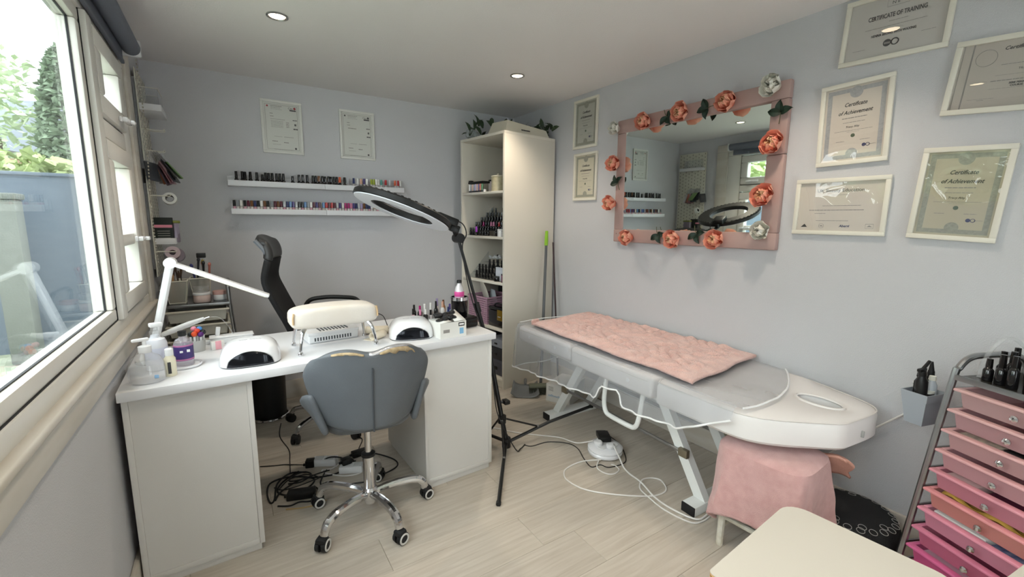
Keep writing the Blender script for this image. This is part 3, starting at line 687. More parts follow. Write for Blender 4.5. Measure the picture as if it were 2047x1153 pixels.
MB().rbox((-.024, -.014, 0), (.024, .014, .036), .001).build('carton', M_paper, bx); MB().rbox((-.010, -.0152, .002), (.012, -.0138, .040), .0006).build('pink_label', mat('label_pink', 'e9a9b4', .5), bx)
lg = T('lidded_tray', 'long low white lidded tray behind the left nail lamp', 'tray', (-.02, 2.40, DZT), DA)
MB().rbox((-.085, -.03, 0), (.085, .03, .028), .005).build('tray_body', M_plastic, lg); MB().rbox((-.088, -.033, .028), (.088, .033, .034), .003).build('lid', M_plastic, lg)

# nail lamps
def nail_lamp(x, y, rz, label):
    t = T('nail_lamp', label, 'nail lamp', (x, y, DZT), rz)
    Wd, Dp, Hh = .108, .105, .088
    def f(u, v):
        th = 2*PI*u; c, s_ = math.cos(th), math.sin(th); ph = v*PI/2
        rr = math.cos(ph)**.55; q = .62
        x_ = Wd*rr*(abs(c)**q)*(1 if c > 0 else -1); y_ = Dp*rr*(abs(s_)**q)*(1 if s_ > 0 else -1)
        return (x_, y_, .004+Hh*math.sin(ph)**.85)
    sh = MB().grid(f, 48, 14).build('shell', M_gloss, t)
    MB().prism([(Wd*.985*abs(math.cos(a))**.62*(1 if math.cos(a) > 0 else -1), Dp*.985*abs(math.sin(a))**.62*(1 if math.sin(a) > 0 else -1)) for a in [2*PI*k/40 for k in range(40)]], 0, .006).build('base_plate', M_black, t)
    # arched opening on the front, following the shell
    def af(u, v):
        s_ = u*2-1; half = .080; zt = .055*math.sqrt(max(0, 1-s_**2)); z = .006+zt*v
        xx = s_*half; ph = math.asin(min(1, max(0, (z-.004)/Hh))**(1/.85)); rr = math.cos(ph)**.55
        cx_ = min(.999, abs(xx)/(Wd*rr))**(1/.62); sy = math.sqrt(max(0, 1-cx_*cx_))**.62
        return (xx, -Dp*rr*sy-.0012, z)
    MB().grid(af, 20, 7).build('hand_opening', mat('dark_mirror_lining', '23252b', .12, .6, var=.4, vscale=30), t, solid=.0015)
    MB().tube([V(af(k/24, 1))+V((0, -.0006, .0006)) for k in range(25)], .0014, 5).build('opening_rim', M_steel, t)
    lg_ = MB()
    for q, (x0, x1) in enumerate(((-.036, -.008), (.0, .040))):
        lg_.tube([(x0+(x1-x0)*i/18, -.018+.0035*math.sin(i*1.3+q)*(1.6 if i in (1, 2, 9) else 1)-.004*0, Hh+.0035-.03*((x0+(x1-x0)*i/18)/Wd)**2*.15) for i in range(19)], .0009, 4)
    lg_.build('script_logo', mat('lamp_logo_grey', '6c6f76', .4), t)
    MB().cyl((.0, .06, .075), (.0, .066, .081), .004, n=8).build('button', M_chrome, t)
    return t
nail_lamp(.043, 2.03, R(-3), 'white domed nail lamp on the window side of the arm rest')
nail_lamp(.735, 2.075, R(-14), 'white domed nail lamp beside the glove box')
# arm rest
ar = T('arm_rest', 'cream padded manicure arm rest on four chrome legs', 'arm rest', (.378, 2.085, DZT), R(2))
def cus(u, v):
    th = 2*PI*u; c, s_ = math.cos(th), math.sin(th); q = .30
    ph = (v-.5)*PI; rr = math.cos(ph)**.26 if v not in (0, 1) else 0
    x_ = .185*rr*abs(c)**q*(1 if c > 0 else -1); y_ = .078*rr*abs(s_)**q*(1 if s_ > 0 else -1)
    sg = 1 if math.sin(ph) > 0 else -1
    return (x_, y_, .152+.042*abs(math.sin(ph))**.55*sg+.012*math.cos(x_/.19*1.4)*(1 if sg > 0 else .1)-.010)
cu_ = MB().grid(cus, 44, 14).build('cushion', mat('cream_leatherette', 'e0dbd4', .5, bump=.1, bscale=60, col2='d8cfc3', vscale=6), ar)
for s_ in (-1, 1):
    MB().tube(cr([(s_*.174, -.070, .178), (s_*.178, -.070, .155), (s_*.178, -.070, .130)], 4), .004, 6).build('end_seam', mat('worn_seam', 'c9ab84', .6), cu_)
for sx in (-1, 1):
    for sy in (-1, 1):
        MB().tube(cr([(sx*.125, sy*.05, .118), (sx*.145, sy*.075, .09), (sx*.155, sy*.088, .05), (sx*.160, sy*.092, .012)], 5), [.011, .0105, .010, .0095, .009, .0085, .008, .0075, .007, .007, .0065, .006, .006, .006, .006, .006], 10).build('leg', M_chrome, ar)
        MB().lathe([(.009, 0), (.011, .003), (.010, .012), (.006, .016)], 12, c=(sx*.160, sy*.092, 0)).build('foot', M_chrome, ar)
# dust collector below
dc = T('dust_collector', 'flat white nail dust collector with side slots under the arm rest', 'dust collector', (.385, 2.225, DZT), R(6))
MB().rbox((-.115, -.06, .0), (.115, .06, .048), .008, 3).build('casing', M_plastic, dc)
MB().rbox((-.118, -.063, .036), (.118, .063, .052), .005, 2).build('lid', M_plastic, dc)
sl = MB()
for k in range(14): sl.box((-.09+k*.0125, -.0612, .010), (-.084+k*.0125, -.0595, .026))
sl.build('side_slots', M_greyd, dc)
gr = MB()
for k in range(9): gr.box((-.06+k*.0155, -.045, .052), (-.054+k*.0155, .045, .0545))
gr.build('top_grille', M_greyd, dc)
rlM = mat('cream_tissue', 'eadfca', .8, var=.03)
for k, (x, y, rz, ln) in enumerate(((.575, 2.085, R(35), .085), (.60, 2.19, R(-20), .11))):
    t = T('tissue_roll', ['curled cream paper roll beside the right nail lamp', 'folded cream tissue sleeve lying behind the paper roll'][k], 'roll', (x, y, DZT), rz)
    sp = [((.020-.0035*a/6.28)*math.cos(a), (.020-.0035*a/6.28)*math.sin(a)+.0205) for a in [i*.35 for i in range(36)]]
    MB().grid(lambda u, v: (v*ln-ln/2, sp[int(u*35)][0], sp[int(u*35)][1]), 35, 3).build('paper_coil', rlM, t, solid=.0012)
    MB().rbox((-ln/2, .0, .0), (ln/2, .055, .002), .0006).build('loose_end', rlM, t)
cbl = MB().tube(cr([(.565, 2.17, .90), (.60, 2.2, .865), (.64, 2.215, .84), (.655, 2.20, .795), (.665, 2.19, .763), (.70, 2.195, .760)], 5), .0022, 6).build('lamp_cable', M_cableB)
tag(cbl, 'thin black cable hanging from the arm rest to the right nail lamp', 'cable')

# ================================================================== DESK ITEMS (cabinet end)
gb = T('glove_box', 'open white carton of black gloves at the front of the desk', 'box', (.895, 1.985, DZT), R(4))
bxm = MB(); a, b_, h = .072, .062, .078
bxm.box((-a, -b_, 0), (a, b_, .002)).box((-a, -b_, .002), (a, -b_+.0015, h)).box((-a, b_-.0015, .002), (a, b_, h)).box((-a, -b_+.0015, .002), (-a+.0015, b_-.0015, h)).box((a-.0015, -b_+.0015, .002), (a, b_-.0015, h))
bxm.build('carton', M_paper, gb)
MB().add([(-a, -b_, h), (-.01, -b_, h+.004), (-.02, -b_+.05, h+.012), (-a, b_, h+.002)], [(0, 1, 2, 3)]).build('torn_flap', M_paper, gb, solid=.0012)
MB().add([(.012, -b_+.01, h), (a, -b_+.004, h+.002), (a+.004, b_, h+.034), (.02, b_-.02, h+.02)], [(0, 1, 2, 3)]).build('torn_flap', M_paper, gb, solid=.0012)
MB().box((.028, -b_-.0006, .053), (.062, -b_, .072)).build('brand_panel', M_black, gb)
MB().box((.032, -b_-.001, .058), (.058, -b_-.0006, .067)).build('brand_print', M_plastic, gb)
MB().box((.034, -b_-.0006, .014), (.056, -b_, .044)).build('blue_picture', mat('print_blue', '7fb2d6', .5), gb)
MB().box((-.056, -b_-.0006, .028), (-.022, -b_, .044)).build('grey_print', M_inkf, gb)
gl = MB(); rd = random.Random(4)
for i in range(16):
    x = rd.uniform(-.06, .055); y = rd.uniform(-.03, .045); gl.ell((x, y, h+.004+rd.uniform(0, .022)), (rd.uniform(.016, .03), rd.uniform(.012, .022), rd.uniform(.008, .016)), 9, 6, M=Matrix.Rotation(rd.uniform(-.3, .3), 4, 'Z'))
tag(gl.build('glove_heap', mat('black_nitrile', '17181b', .45, bump=.6, bscale=60), loc=(.895, 1.985, DZT), rot=(0, 0, R(4))), 'crumpled heap of black gloves spilling from the white carton', 'gloves', kind='stuff')
bd = T('wax_heater', 'low black appliance under the black tub at the desk end', 'heater', (1.045, 2.13, DZT), R(8))
MB().rbox((-.06, -.075, .0), (.062, .075, .058), .014, 3).build('casing', M_blackg, bd)
tb = T('black_tub', 'glossy black tub with silver rim holding a bottle', 'tub', (1.035, 2.135, DZT+.0585))
MB().lathe([(.001, 0), (.040, 0), (.043, .004), (.046, .095), (.043, .095), (.040, .006), (.001, .006)], 24).build('tub_body', M_blackg, tb)
MB().lathe([(.0455, .084), (.048, .086), (.048, .103), (.0435, .104), (.0435, .086)], 24, ring=True).build('silver_rim', M_chrome, tb)
sb_ = bottle('silver_bottle', 'silver bottle with pink label and black cap in the black tub', 'bottle', 1.035, 2.135, [(.001, 0), (.024, 0), (.026, .004), (.026, .125), (.020, .148), (.011, .165), (.011, .172)], mat('pearl_silver', 'd5d3d6', .25, .3), z=DZT+.066)
MB().lathe([(.0263, .098), (.0268, .099), (.0268, .124), (.0263, .125)], 20, ring=True).build('label_band', mat('label_hot_pink', 'cf4a92', .45), sb_)
MB().lathe([(.012, .17), (.013, .171), (.013, .186), (.001, .187)], 14).build('cap', M_black, sb_)
# nail polish stock
def polish(name, label, loc, cap, body, r=.011, hb=.035, hc=.03, rc=.006, sq=False, group=None, n=12, tilt=None):
    t = T(name, label, 'nail polish', loc, 0, group)
    k = (r, hb, hc, rc, n)
    MB().lathe([(.001, 0), (r*.95, 0), (r, .002), (r, hb*.8), (r*.6, hb*.97), (rc*.7, hb)], n).build('glass', body, t)
    MB().lathe([(rc, hb*.98), (rc*1.05, hb+.001), (rc*.92, hb+hc-.001), (.001, hb+hc)], n).build('cap', cap, t)
    return t
PC = {c: mat('cap_'+c, h, .2, coat=.3) for c, h in dict(black='131314', white='e8e6e2', pink='d583a6', magenta='a8246c', navy='27305c', red='b3262a', orange='c9532a', lime='9aa832', teal='4d8f86', purple='4b3f78', peach='d2a48c', grey='8b8f93', maroon='571f2f', blue='5a83b5', silver='bfc2c6', brown='6d4527', green='3f7a4d', lilac='a79ac0').items()}
PB = {c: mat('glass_'+c, h, .1, coat=.4) for c, h in dict(black='161517', clear='b9b4b4', pink='d9a6b4', milk='ddd8d4', blue='a9c3d6', wine='4b1f30', amber='9b6a38').items()}
cl = [(.853, 2.36, 'black', 'pink', .011, .04, .035), (.872, 2.395, 'black', 'black', .012, .06, .03), (.888, 2.34, 'pink', 'wine', .013, .04, .03), (.905, 2.39, 'magenta', 'black', .014, .052, .03), (.922, 2.345, 'white', 'black', .014, .038, .03),
      (.938, 2.40, 'white', 'milk', .012, .05, .038), (.955, 2.35, 'black', 'clear', .011, .03, .03), (.975, 2.40, 'white', 'clear', .014, .05, .042), (.99, 2.345, 'black', 'black', .012, .035, .03), (1.005, 2.39, 'black', 'black', .013, .06, .04),
      (1.025, 2.42, 'lilac', 'milk', .012, .065, .045), (1.045, 2.385, 'peach', 'milk', .013, .06, .035), (1.066, 2.42, 'brown', 'amber', .012, .07, .028), (1.085, 2.37, 'purple', 'blue', .018, .045, .035), (1.06, 2.335, 'navy', 'blue', .014, .04, .03)]
for i, (x, y, c, g, r_, hb, hc) in enumerate(cl):
    polish('polish_bottle', f'{c}-capped bottle, {nth(i)} from left in the cluster at the desk back corner', (x, y, DZT), PC[c], PB[g], r_, hb, hc, .0065, group='bottles clustered at the back of the desk')

# ================================================================== WALL SHELVES + POLISH
def ledge(x0, x1, z, label):
    t = T('picture_ledge', label, 'shelf', (x0, YB, z), 0, 'white picture ledges on the back wall')
    w_ = x1-x0
    MB().rbox((0, -.115, 0), (w_, 0, .012), .001).build('base', M_white, t)
    MB().rbox((0, -.125, 0), (w_, -.115, .036), .001).build('front_lip', M_white, t)
    MB().rbox((0, -.012, .012), (w_, 0, .07), .001).build('back_strip', M_white, t)
ledge(.025, .6115, 1.542, 'upper white picture ledge, nearer the window, full of polish bottles')
ledge(.6135, 1.193, 1.542, 'upper white picture ledge, nearer the cabinet, behind the ring light')
ledge(.032, .6115, 1.360, 'lower white picture ledge, nearer the window, full of polish bottles')
ledge(.6135, 1.155, 1.360, 'lower white picture ledge, nearer the cabinet, behind the ring light')
U = [0.076, 0.11, 0.126, 0.156, 0.194, 0.226, 0.245, 0.264, 0.284, 0.312, 0.331, 0.352, 0.41, 0.452, 0.474, 0.503, 0.542, 0.561, 0.582, 0.604, .625, 0.645, 0.663, 0.682, 0.701, 0.722, 0.757, 0.782, 0.822, 0.853, 0.878, 0.899, 0.92, 0.951, 0.970, 0.989, 1.008, 1.028, 1.062, 1.097, 1.137, 1.16, 1.182]
UC = ['black']*18+['brown']+['black']*6+['orange']+['black']+['silver', 'navy', 'white', 'peach', 'purple', 'white', 'lime', 'lime', 'white', 'white', 'teal', 'red', 'silver', 'orange', 'red', 'white']
for i, x in enumerate(U):
    c = UC[i]; tall = i < 27
    z = 1.554
    if i < 18: hb, hc, r_, rc = .042, .043, .0125, .0088
    elif tall: hb, hc, r_, rc = .044, .040, .0105, .0092
    else: hb, hc, r_, rc = .042, .040, .0120, .0088
    if i in (5, 12): hc -= .012
    polish('polish_bottle', f'{c}-capped nail polish, {nth(i)} from left on the upper wall shelf', (x, YB-.075+random.uniform(-.012, .012), z), PC[c], PB['black'] if tall else PB['clear'], r_, hb, hc, rc, group='polish bottles on the upper wall shelf', n=10)
Lx = [0.052, 0.072, 0.091, 0.112, 0.132, 0.152, 0.171, 0.190, 0.209, 0.228, 0.247, 0.272, 0.291, 0.310, 0.329, 0.348, 0.367, 0.386, 0.405, 0.424, 0.443, 0.462, 0.481, 0.500, 0.519, 0.538, 0.557, 0.576, 0.602, 0.622, 0.641, 0.66, 0.679, 0.698, 0.717, 0.737, 0.756, 0.777, 0.796, 0.815, 0.834, 0.853, 0.872, 0.891, 0.91, 0.93, 0.949, 0.972, 0.993, 1.015, 1.037, 1.059, 1.081]
LC = ['black', 'grey', 'white', 'black', 'maroon', 'brown', 'navy', 'black', 'white', 'brown', 'black', 'grey', 'maroon', 'brown', 'maroon', 'silver', 'navy', 'blue', 'purple', 'silver', 'black', 'black', 'blue', 'grey', 'white', 'maroon', 'purple', 'maroon', 'blue', 'red', 'maroon', 'red', 'maroon', 'silver', 'purple', 'white', 'magenta', 'magenta', 'pink', 'purple', 'navy', 'silver', 'lilac', 'brown', 'navy', 'navy', 'white', 'peach', 'red', 'white', 'maroon', 'navy', 'grey']
for i, x in enumerate(Lx):
    c = LC[i]
    o = polish('polish_bottle', f'{c}-capped nail polish, {nth(i)} from left on the lower wall shelf', (x, YB-.078, 1.372), PC[c], PB['milk'] if i % 3 else PB['pink'], 0.0092, .042, .038, .0088, group='polish bottles on the lower wall shelf', n=10)
    MB().lathe([(.0084, .0395), (.0089, .04), (.0089, .0435), (.0082, .044)], 10, ring=True).build('collar', M_black, o)

# ================================================================== FRAMED CERTIFICATES
def fit(q):
    ps = [V((p[0], p[1])) for p in q]; c = sum(ps, V((0, 0)))/4
    w_ = ((ps[1]-ps[0]).length+(ps[2]-ps[3]).length)/2; h_ = ((ps[3]-ps[0]).length+(ps[2]-ps[1]).length)/2
    return c, w_, h_
def frame(label, M, w_, h_, b=.018, d=.015, m=M_frame, paper=M_paper, pane=M_pane):
    t = T('framed_certificate', label, 'picture frame', M=M)
    f = MB()
    for lo, hi in (((-w_/2, -h_/2, .001), (w_/2, -h_/2+b, d)), ((-w_/2, h_/2-b, .001), (w_/2, h_/2, d)), ((-w_/2, -h_/2+b, .001), (-w_/2+b, h_/2-b, d)), ((w_/2-b, -h_/2+b, .001), (w_/2, h_/2-b, d))): f.rbox(lo, hi, .0015, 2)
    f.build('frame', m, t)
    p = MB().box((-w_/2+b, -h_/2+b, .002), (w_/2-b, h_/2-b, .005)).build('certificate', paper, t)
    MB().box((-w_/2+b+.0005, -h_/2+b+.0005, .0088), (w_/2-b-.0005, h_/2-b-.0005, .0098)).build('glazing', pane, t)
    return t, p, w_-2*b, h_-2*b
def bars(p, rows, m, z=.0054, name='printed_lines'):
    mb = MB()
    for (x, y, ln, th) in rows:   # centre x,y, length, thickness — a line of tiny words
        q = x-ln/2; rd = random.Random(int((x*7+y*13+ln*31)*1e4))
        while q < x+ln/2:
            k = min(x+ln/2-q, rd.uniform(.006, .018)); mb.box((q, y-th/2, z-.0003), (q+k*.88, y+th/2, z)); q += k
    return mb.build(name, m, p, smooth=0)
def borderband(p, w_, h_, t_, off, m, name='ornate_border', z=.0053):
    mb = MB(); a, b = w_/2-off, h_/2-off
    for lo, hi in (((-a, -b, z-.0003), (a, -b+t_, z)), ((-a, b-t_, z-.0003), (a, b, z)), ((-a, -b+t_, z-.0003), (-a+t_, b-t_, z)), ((a-t_, -b+t_, z-.0003), (a, b-t_, z))): mb.box(lo, hi)
    return mb, mb
def achievement(label, M, w_, h_, border, paper, sub=True):
    t, p, iw, ih = frame(label, M, w_, h_, paper=paper, pane=M_panew)
    mb, _ = borderband(p, iw, ih, iw*.075, iw*.035, border)
    mb.lathe([(.001, .0050), (iw*.105, .0050), (iw*.105, .0055), (.001, .0055)], 24, c=(0, ih*.415, 0)).lathe([(.001, .0050), (iw*.095, .0050), (iw*.095, .0055), (.001, .0055)], 24, c=(0, -ih*.405, 0))
    mb.build('ornate_border', border, p, smooth=0)
    text('Certificate', iw*.10, M_ink, p, (0, ih*.255, .0055), shear=.35, sx=.85, bold=.0003)
    text('of Achievement', iw*.10, M_ink, p, (0, ih*.150, .0055), shear=.35, sx=.85, bold=.0003)
    bars(p, [(0, ih*.075, iw*.40, .0035), (0, ih*.015, iw*.36, .002)], M_inkf)
    text('Tracy Alty', iw*.052, M_ink, p, (-iw*.02, -ih*.045, .0055), shear=.15)
    bars(p, [(0, -ih*.095, iw*.62, .0016), (0, -ih*.115, iw*.2, .001), (iw*.2, -ih*.235, iw*.16, .002), (-iw*.2, -ih*.235, iw*.14, .002)], M_inkf)
    MB().lathe([(.001, .0052), (iw*.035, .0052), (iw*.035, .0056), (.001, .0056)], 14, c=(0, -ih*.165, 0)).build('emblem', mat('emblem_green_grey', '5d6a58', .6), p)
    MB().lathe([(.001, .0052), (iw*.032, .0052), (iw*.032, .0056), (.001, .0056)], 14, c=(iw*.19, -ih*.31, 0)).build('logo_disc', mat('logo_indigo', '474868', .6), p)
    mb = MB(); mb.tube(mb.ring((iw*.25, -ih*.31, .0054), (0, 0, 1), iw*.028, 14), .0012, 4, closed=True); mb.build('logo_ring', mat('logo_indigo', '474868', .6), p)
    bars(p, [(iw*.33, -ih*.31, iw*.09, .0015)], M_inkf)
    return t
def rw(q, dx=.0):
    ps = [V((-a, z)) for a, z in q]; c, w_, h_ = fit(ps)
    a = math.atan2((ps[1]-ps[0]).y+(ps[2]-ps[3]).y, (ps[1]-ps[0]).x+(ps[2]-ps[3]).x)
    return wallM(XR, -c.x, c.y, 'right', a), w_, h_
M, a, b = rw([(2.711, 2.223), (2.438, 2.222), (2.42, 1.868), (2.696, 1.873)]); achievement('achievement certificate in cream frame, upper of the pair beside the cabinet', M, .262, .352, M_borderg, mat('cert_grey', 'b6b7ae', .7))
M, a, b = rw([(2.688, 1.835), (2.431, 1.837), (2.418, 1.483), (2.679, 1.489)]); achievement('achievement certificate in cream frame, lower of the pair beside the cabinet', M, .258, .350, M_borderg, mat('cert_cream', 'cbc6b2', .7))
M, a, b = rw([(1.0, 1.922), (0.738, 1.929), (0.729, 1.583), (0.99, 1.578)]); achievement('achievement certificate with blue border in cream frame beside the mirror', M, a, b, M_border, M_papert)
M, a, b = rw([(0.62, 1.616), (0.376, 1.6), (0.382, 1.26), (0.634, 1.272)]); achievement('achievement certificate with green border in cream frame, lowest at far right', M, a, b, M_borderg, mat('cert_olive_tan', 'b5ad98', .7))
# landscape certificate
M, a, b = rw([(1.062, 1.527), (0.701, 1.524), (0.711, 1.275), (1.065, 1.276)])
t, p, iw, ih = frame('landscape beauty education certificate in cream frame below the blue-bordered one', M, a, b, paper=M_papert, pane=M_panew)
text('UK Beauty Education', .021, M_ink, p, (0, ih*.33, .0055))
bars(p, [(0, ih*.24, iw*.2, .0016), (.01, ih*.02, iw*.46, .002), (-.01, -ih*.07, iw*.66, .0032), (-.07, -ih*.14, iw*.14, .002), (-.02, -ih*.29, iw*.4, .0022)], M_inkf)
MB().prism([(-.145, -ih*.43), (-.118, -ih*.43), (-.130, -ih*.36)], .0051, .0055).build('triangle_logo', M_ink, p)
mb = MB(); mb.tube(mb.ring((-.06, -ih*.40, .0054), (0, 0, 1), .010, 18), .0006, 4, closed=True).prism([(-.068, -ih*.41), (-.052, -ih*.41), (-.060, -ih*.385)], .0051, .0055); mb.build('round_logo', M_inkf, p)
text('Abergi', .014, mat('logo_indigo', '474868', .6), p, (.03, -ih*.40, .0055), shear=.2, bold=.0004)
mb = MB(); mb.tube([(.108, -ih*.44, .0054), (.136, -ih*.44, .0054), (.136, -ih*.355, .0054), (.108, -ih*.355, .0054)], .0006, 4, closed=True).prism([(.112, -ih*.41), (.132, -ih*.41), (.122, -ih*.38)], .0051, .0055); mb.build('square_logo', M_inkf, p)
# certificate of training (top, cropped by the ceiling line)
M, a, b = rw([(.939, 2.235), (.590, 2.225), (.588, 1.981), (.939, 2.002)])
t, p, iw, ih = frame('certificate of training in cream frame, topmost on the right wall', M, .352, .255, paper=mat('cert_grey_white', 'c6c2bd', .7))
text('CERTIFICATE OF TRAINING', .0235, M_ink, p, (.0, ih*.18, .0055), sx=.64, bold=.0004)
text('HENNA BROWS WITH WAXING', .0130, M_ink, p, (-.002, -ih*.13, .0055), sx=.76, bold=.0003)
bars(p, [(.01, ih*.08, iw*.2, .002), (0, -.0, iw*.62, .002), (-.11, -ih*.33, iw*.14, .0015), (.11, -ih*.22, iw*.14, .0015)], M_inkf)
MB().tube([(-.035, ih*.33, .0054), (.035, ih*.33, .0054), (.035, ih*.45, .0054), (-.035, ih*.45, .0054)], .0007, 4, closed=True).build('crest_box', M_inkf, p)
text('N E', .016, M_ink, p, (-.008, ih*.385, .0055))
MB().lathe([(.001, .0052), (.0135, .0052), (.0135, .0056), (.001, .0056)], 20, c=(-.016, -ih*.29, 0)).build('logo_disc', M_ink, p)
MB().box((-.026, -ih*.29-.004, .0056), (-.006, -ih*.29+.003, .0058)).build('logo_band', M_inkf, p)
mb = MB(); mb.tube(mb.ring((.009, -ih*.29, .0055), (0, 0, 1), .0115, 20), .0022, 5, closed=True); mb.build('logo_ring', M_ink, p)
# certificate at the right edge of the picture
q = [(0.564, 1.972), (0.403, 1.953), (0.403, 1.70), (0.584, 1.727)]
M = wallM(XR, .40, 1.838, 'right', R(-5.0))
t, p, iw, ih = frame('landscape certificate in cream frame with round seal, cut by the right edge', M, .356, .252, paper=mat('cert_warm_grey', 'bcb4ab', .7))
MB().box((-iw/2+.028, -ih/2, .0051), (-iw/2+.032, ih/2, .0055)).box((-iw/2+.004, -ih/2, .0051), (-iw/2+.006, ih/2, .0055)).build('side_rule', M_inkf, p)
mb = MB(); mb.tube(mb.ring((-.092, ih*.27, .0054), (0, 0, 1), .027, 28), .0008, 4, closed=True); mb.build('round_seal', M_inkf, p)
text('Certificate of Achievement', .016, M_ink, p, (.035, ih*.38, .0055), shear=.3, bold=.0003)
bars(p, [(.03, ih*.14, iw*.5, .002), (.03, -.004, iw*.55, .001), (.03, -ih*.10, iw*.6, .003), (.03, -ih*.22, iw*.6, .001), (-.08, -ih*.36, iw*.22, .001), (-.08, -ih*.38, iw*.06, .0015)], M_inkf)
text('TRACY ALTY', .009, M_ink, p, (.02, ih*.055, .0055))
text('SEMI PERMANENT MAKE UP', .008, M_ink, p, (.03, -ih*.15, .0055), bold=.0003); text('COURSE', .008, M_ink, p, (.0, -ih*.19, .0055), bold=.0003)
# one more frame further along, mostly outside the picture
achievement('cream-framed certificate at the top right corner, mostly out of frame', wallM(XR, .26, 2.13, 'right', R(-3)), .255, .20, M_border, M_papert)
# back wall pair
def backcert(label, cx, dot, big):
    M = wallM(cx, YB, 1.958, 'back', 0)
    t, p, iw, ih = frame(label, M, .255, .352, b=.016, m=mat('frame_white', 'dcdcd6', .45), paper=mat('cert_white', 'd6d7d1', .7))
    mb = MB(); a, b = iw/2-.012, ih/2-.012
    for lo, hi in (((-a, -b), (a, -b+.0016)), ((-a, b-.0016), (a, b)), ((-a, -b), (-a+.0016, b)), ((a-.0016, -b), (a, b))): mb.box((lo[0], lo[1], .0051), (hi[0], hi[1], .0054))
    mb.build('rule_border', M_inkf, p, smooth=0)
    MB().lathe([(.001, .0052), (.006, .0052), (.006, .0056), (.001, .0056)], 14, c=(-.085, .135, 0)).build('corner_emblem', dot, p)
    MB().box((.052, .115, .0052), (.092, .124, .0055)).build('logo_text_block', M_ink, p)
    text('City', .018, M_ink, p, (.058, .132, .0055)); MB().lathe([(.001, .0052), (.008, .0052), (.008, .0056), (.001, .0056)], 12, c=(.084, .134, 0)).build('logo_mark', dot, p)
    rows = [(-.03, .138, .07, .004), (-.035, .128, .06, .0025), (-.03, .118, .07, .0015), (-.062, .088, .02, .004), (-.06, .070, .022, .004), (-.028, -.062, .05, .002), (.038, -.062, .06, .003), (-.05, -.095, .035, .005), (.02, -.1, .03, .006), (-.04, -.115, .05, .002), (-.0, -.148, .12, .003)]
    if big: rows += [(-.025, .052, .09, .0025)]+[(-.03, .04-.008*k, .075, .002) for k in range(6)]+[(.035, .035-.01*k, .02, .004) for k in range(4)]
    else: rows += [(-.035, .048, .06, .005)]
    bars(p, rows, M_inkf)
    bars(p, [(.082, .055, .028, .005), (.084, .025, .012, .014), (.084, -.004, .028, .008)], M_ink, name='side_logos')
    MB().box((.072, -.142, .0052), (.084, -.130, .0055)).build('stamp_square', M_ink, p)
backcert('white framed certificate on the back wall, nearer the window, with red emblem', .3755, mat('emblem_red', 'a8343c', .6), True)
backcert('white framed certificate on the back wall, nearer the cabinet, with black emblem', .882, M_ink, False)

# ================================================================== MIRROR WITH ROSES
MY0, MY1, MZ0, MZ1 = 1.124, 2.215, 1.192, 1.995
mr = T('rose_mirror', 'large mirror in a dusty pink wooden frame decorated with roses', 'mirror', M=Matrix.Translation((XR, (MY0+MY1)/2, (MZ0+MZ1)/2)) @ Matrix(((0, 0, -1), (-1, 0, 0), (0, 1, 0))).to_4x4())
hw_, hh_ = (MY1-MY0)/2, (MZ1-MZ0)/2; fb = .085
def fp(lo, hi): MB().rbox(lo, hi, .006, 2).build('frame_plank', M_pinkf, mr)
fp((-hw_, hh_-fb, .0), (hw_, hh_, .034)); fp((-hw_, -hh_, .0), (hw_, -hh_+fb, .034))
fp((-hw_, -hh_+fb, .0), (-hw_+fb-.008, hh_-fb, .032)); fp((hw_-fb, -hh_+fb, .0), (hw_, .06, .032)); fp((hw_-fb, .061, .0), (hw_, hh_-fb, .032))
MB().box((-hw_+fb-.02, -hh_+fb-.01, .012), (hw_-fb+.01, hh_-fb+.01, .016), M=Matrix.Rotation(R(1.3), 4, 'Y') @ Matrix.Rotation(R(.4), 4, 'X')).build('mirror_glass', M_mirror, mr)
MB().ell((-hw_+.028, -hh_+.055, .0345), (.003, .003, .0015), 8, 5).build('screw_head', M_black, mr)
# petal meshes
def petal_mesh(name, w_, h_, cup, curl, m):
    def f(u, v):
        s_ = u*2-1; wid = w_*(math.sin(PI*(.12+.80*v))**.7)
        return (s_*wid, h_*v*math.cos(curl*v)*.85, cup*(s_*s_)*.6*w_+h_*math.sin(.9*v)*.55*cup+.0-.25*h_*max(0, v-.7)*curl)
    o = MB().grid(f, 4, 4).build(name, m, None, solid=0); me = o.data; bpy.data.objects.remove(o); return me
PET = {}
for nm, m1, m2 in (('coral', M_rose, M_rosei), ('white', M_rosew, M_rosew)):
    PET[nm] = [petal_mesh('petal', .019, .030, 1.0, .35, m1), petal_mesh('petal', .017, .026, 1.2, .25, m1), petal_mesh('petal', .014, .022, 1.4, .2, m2), petal_mesh('petal', .010, .018, 1.5, .1, m2)]
def spiral(m):
    o = MB().grid(lambda u, v: ((.002+.0075*u)*math.cos(u*13), (.002+.0075*u)*math.sin(u*13), .006+.020*v*(1-.35*u)+.004), 40, 2).build('b', m, None, solid=0); me = o.data; bpy.data.objects.remove(o); return me
BUD = {'coral': spiral(M_rosei), 'white': spiral(M_rosew)}
def cupm(m):
    o = MB().lathe([(.002, .0), (.010, .002), (.013, .010), (.011, .016), (.004, .018)], 12).build('b', m, None); me = o.data; bpy.data.objects.remove(o); return me
CUP = {'coral': cupm(M_rose), 'white': cupm(M_rosew)}
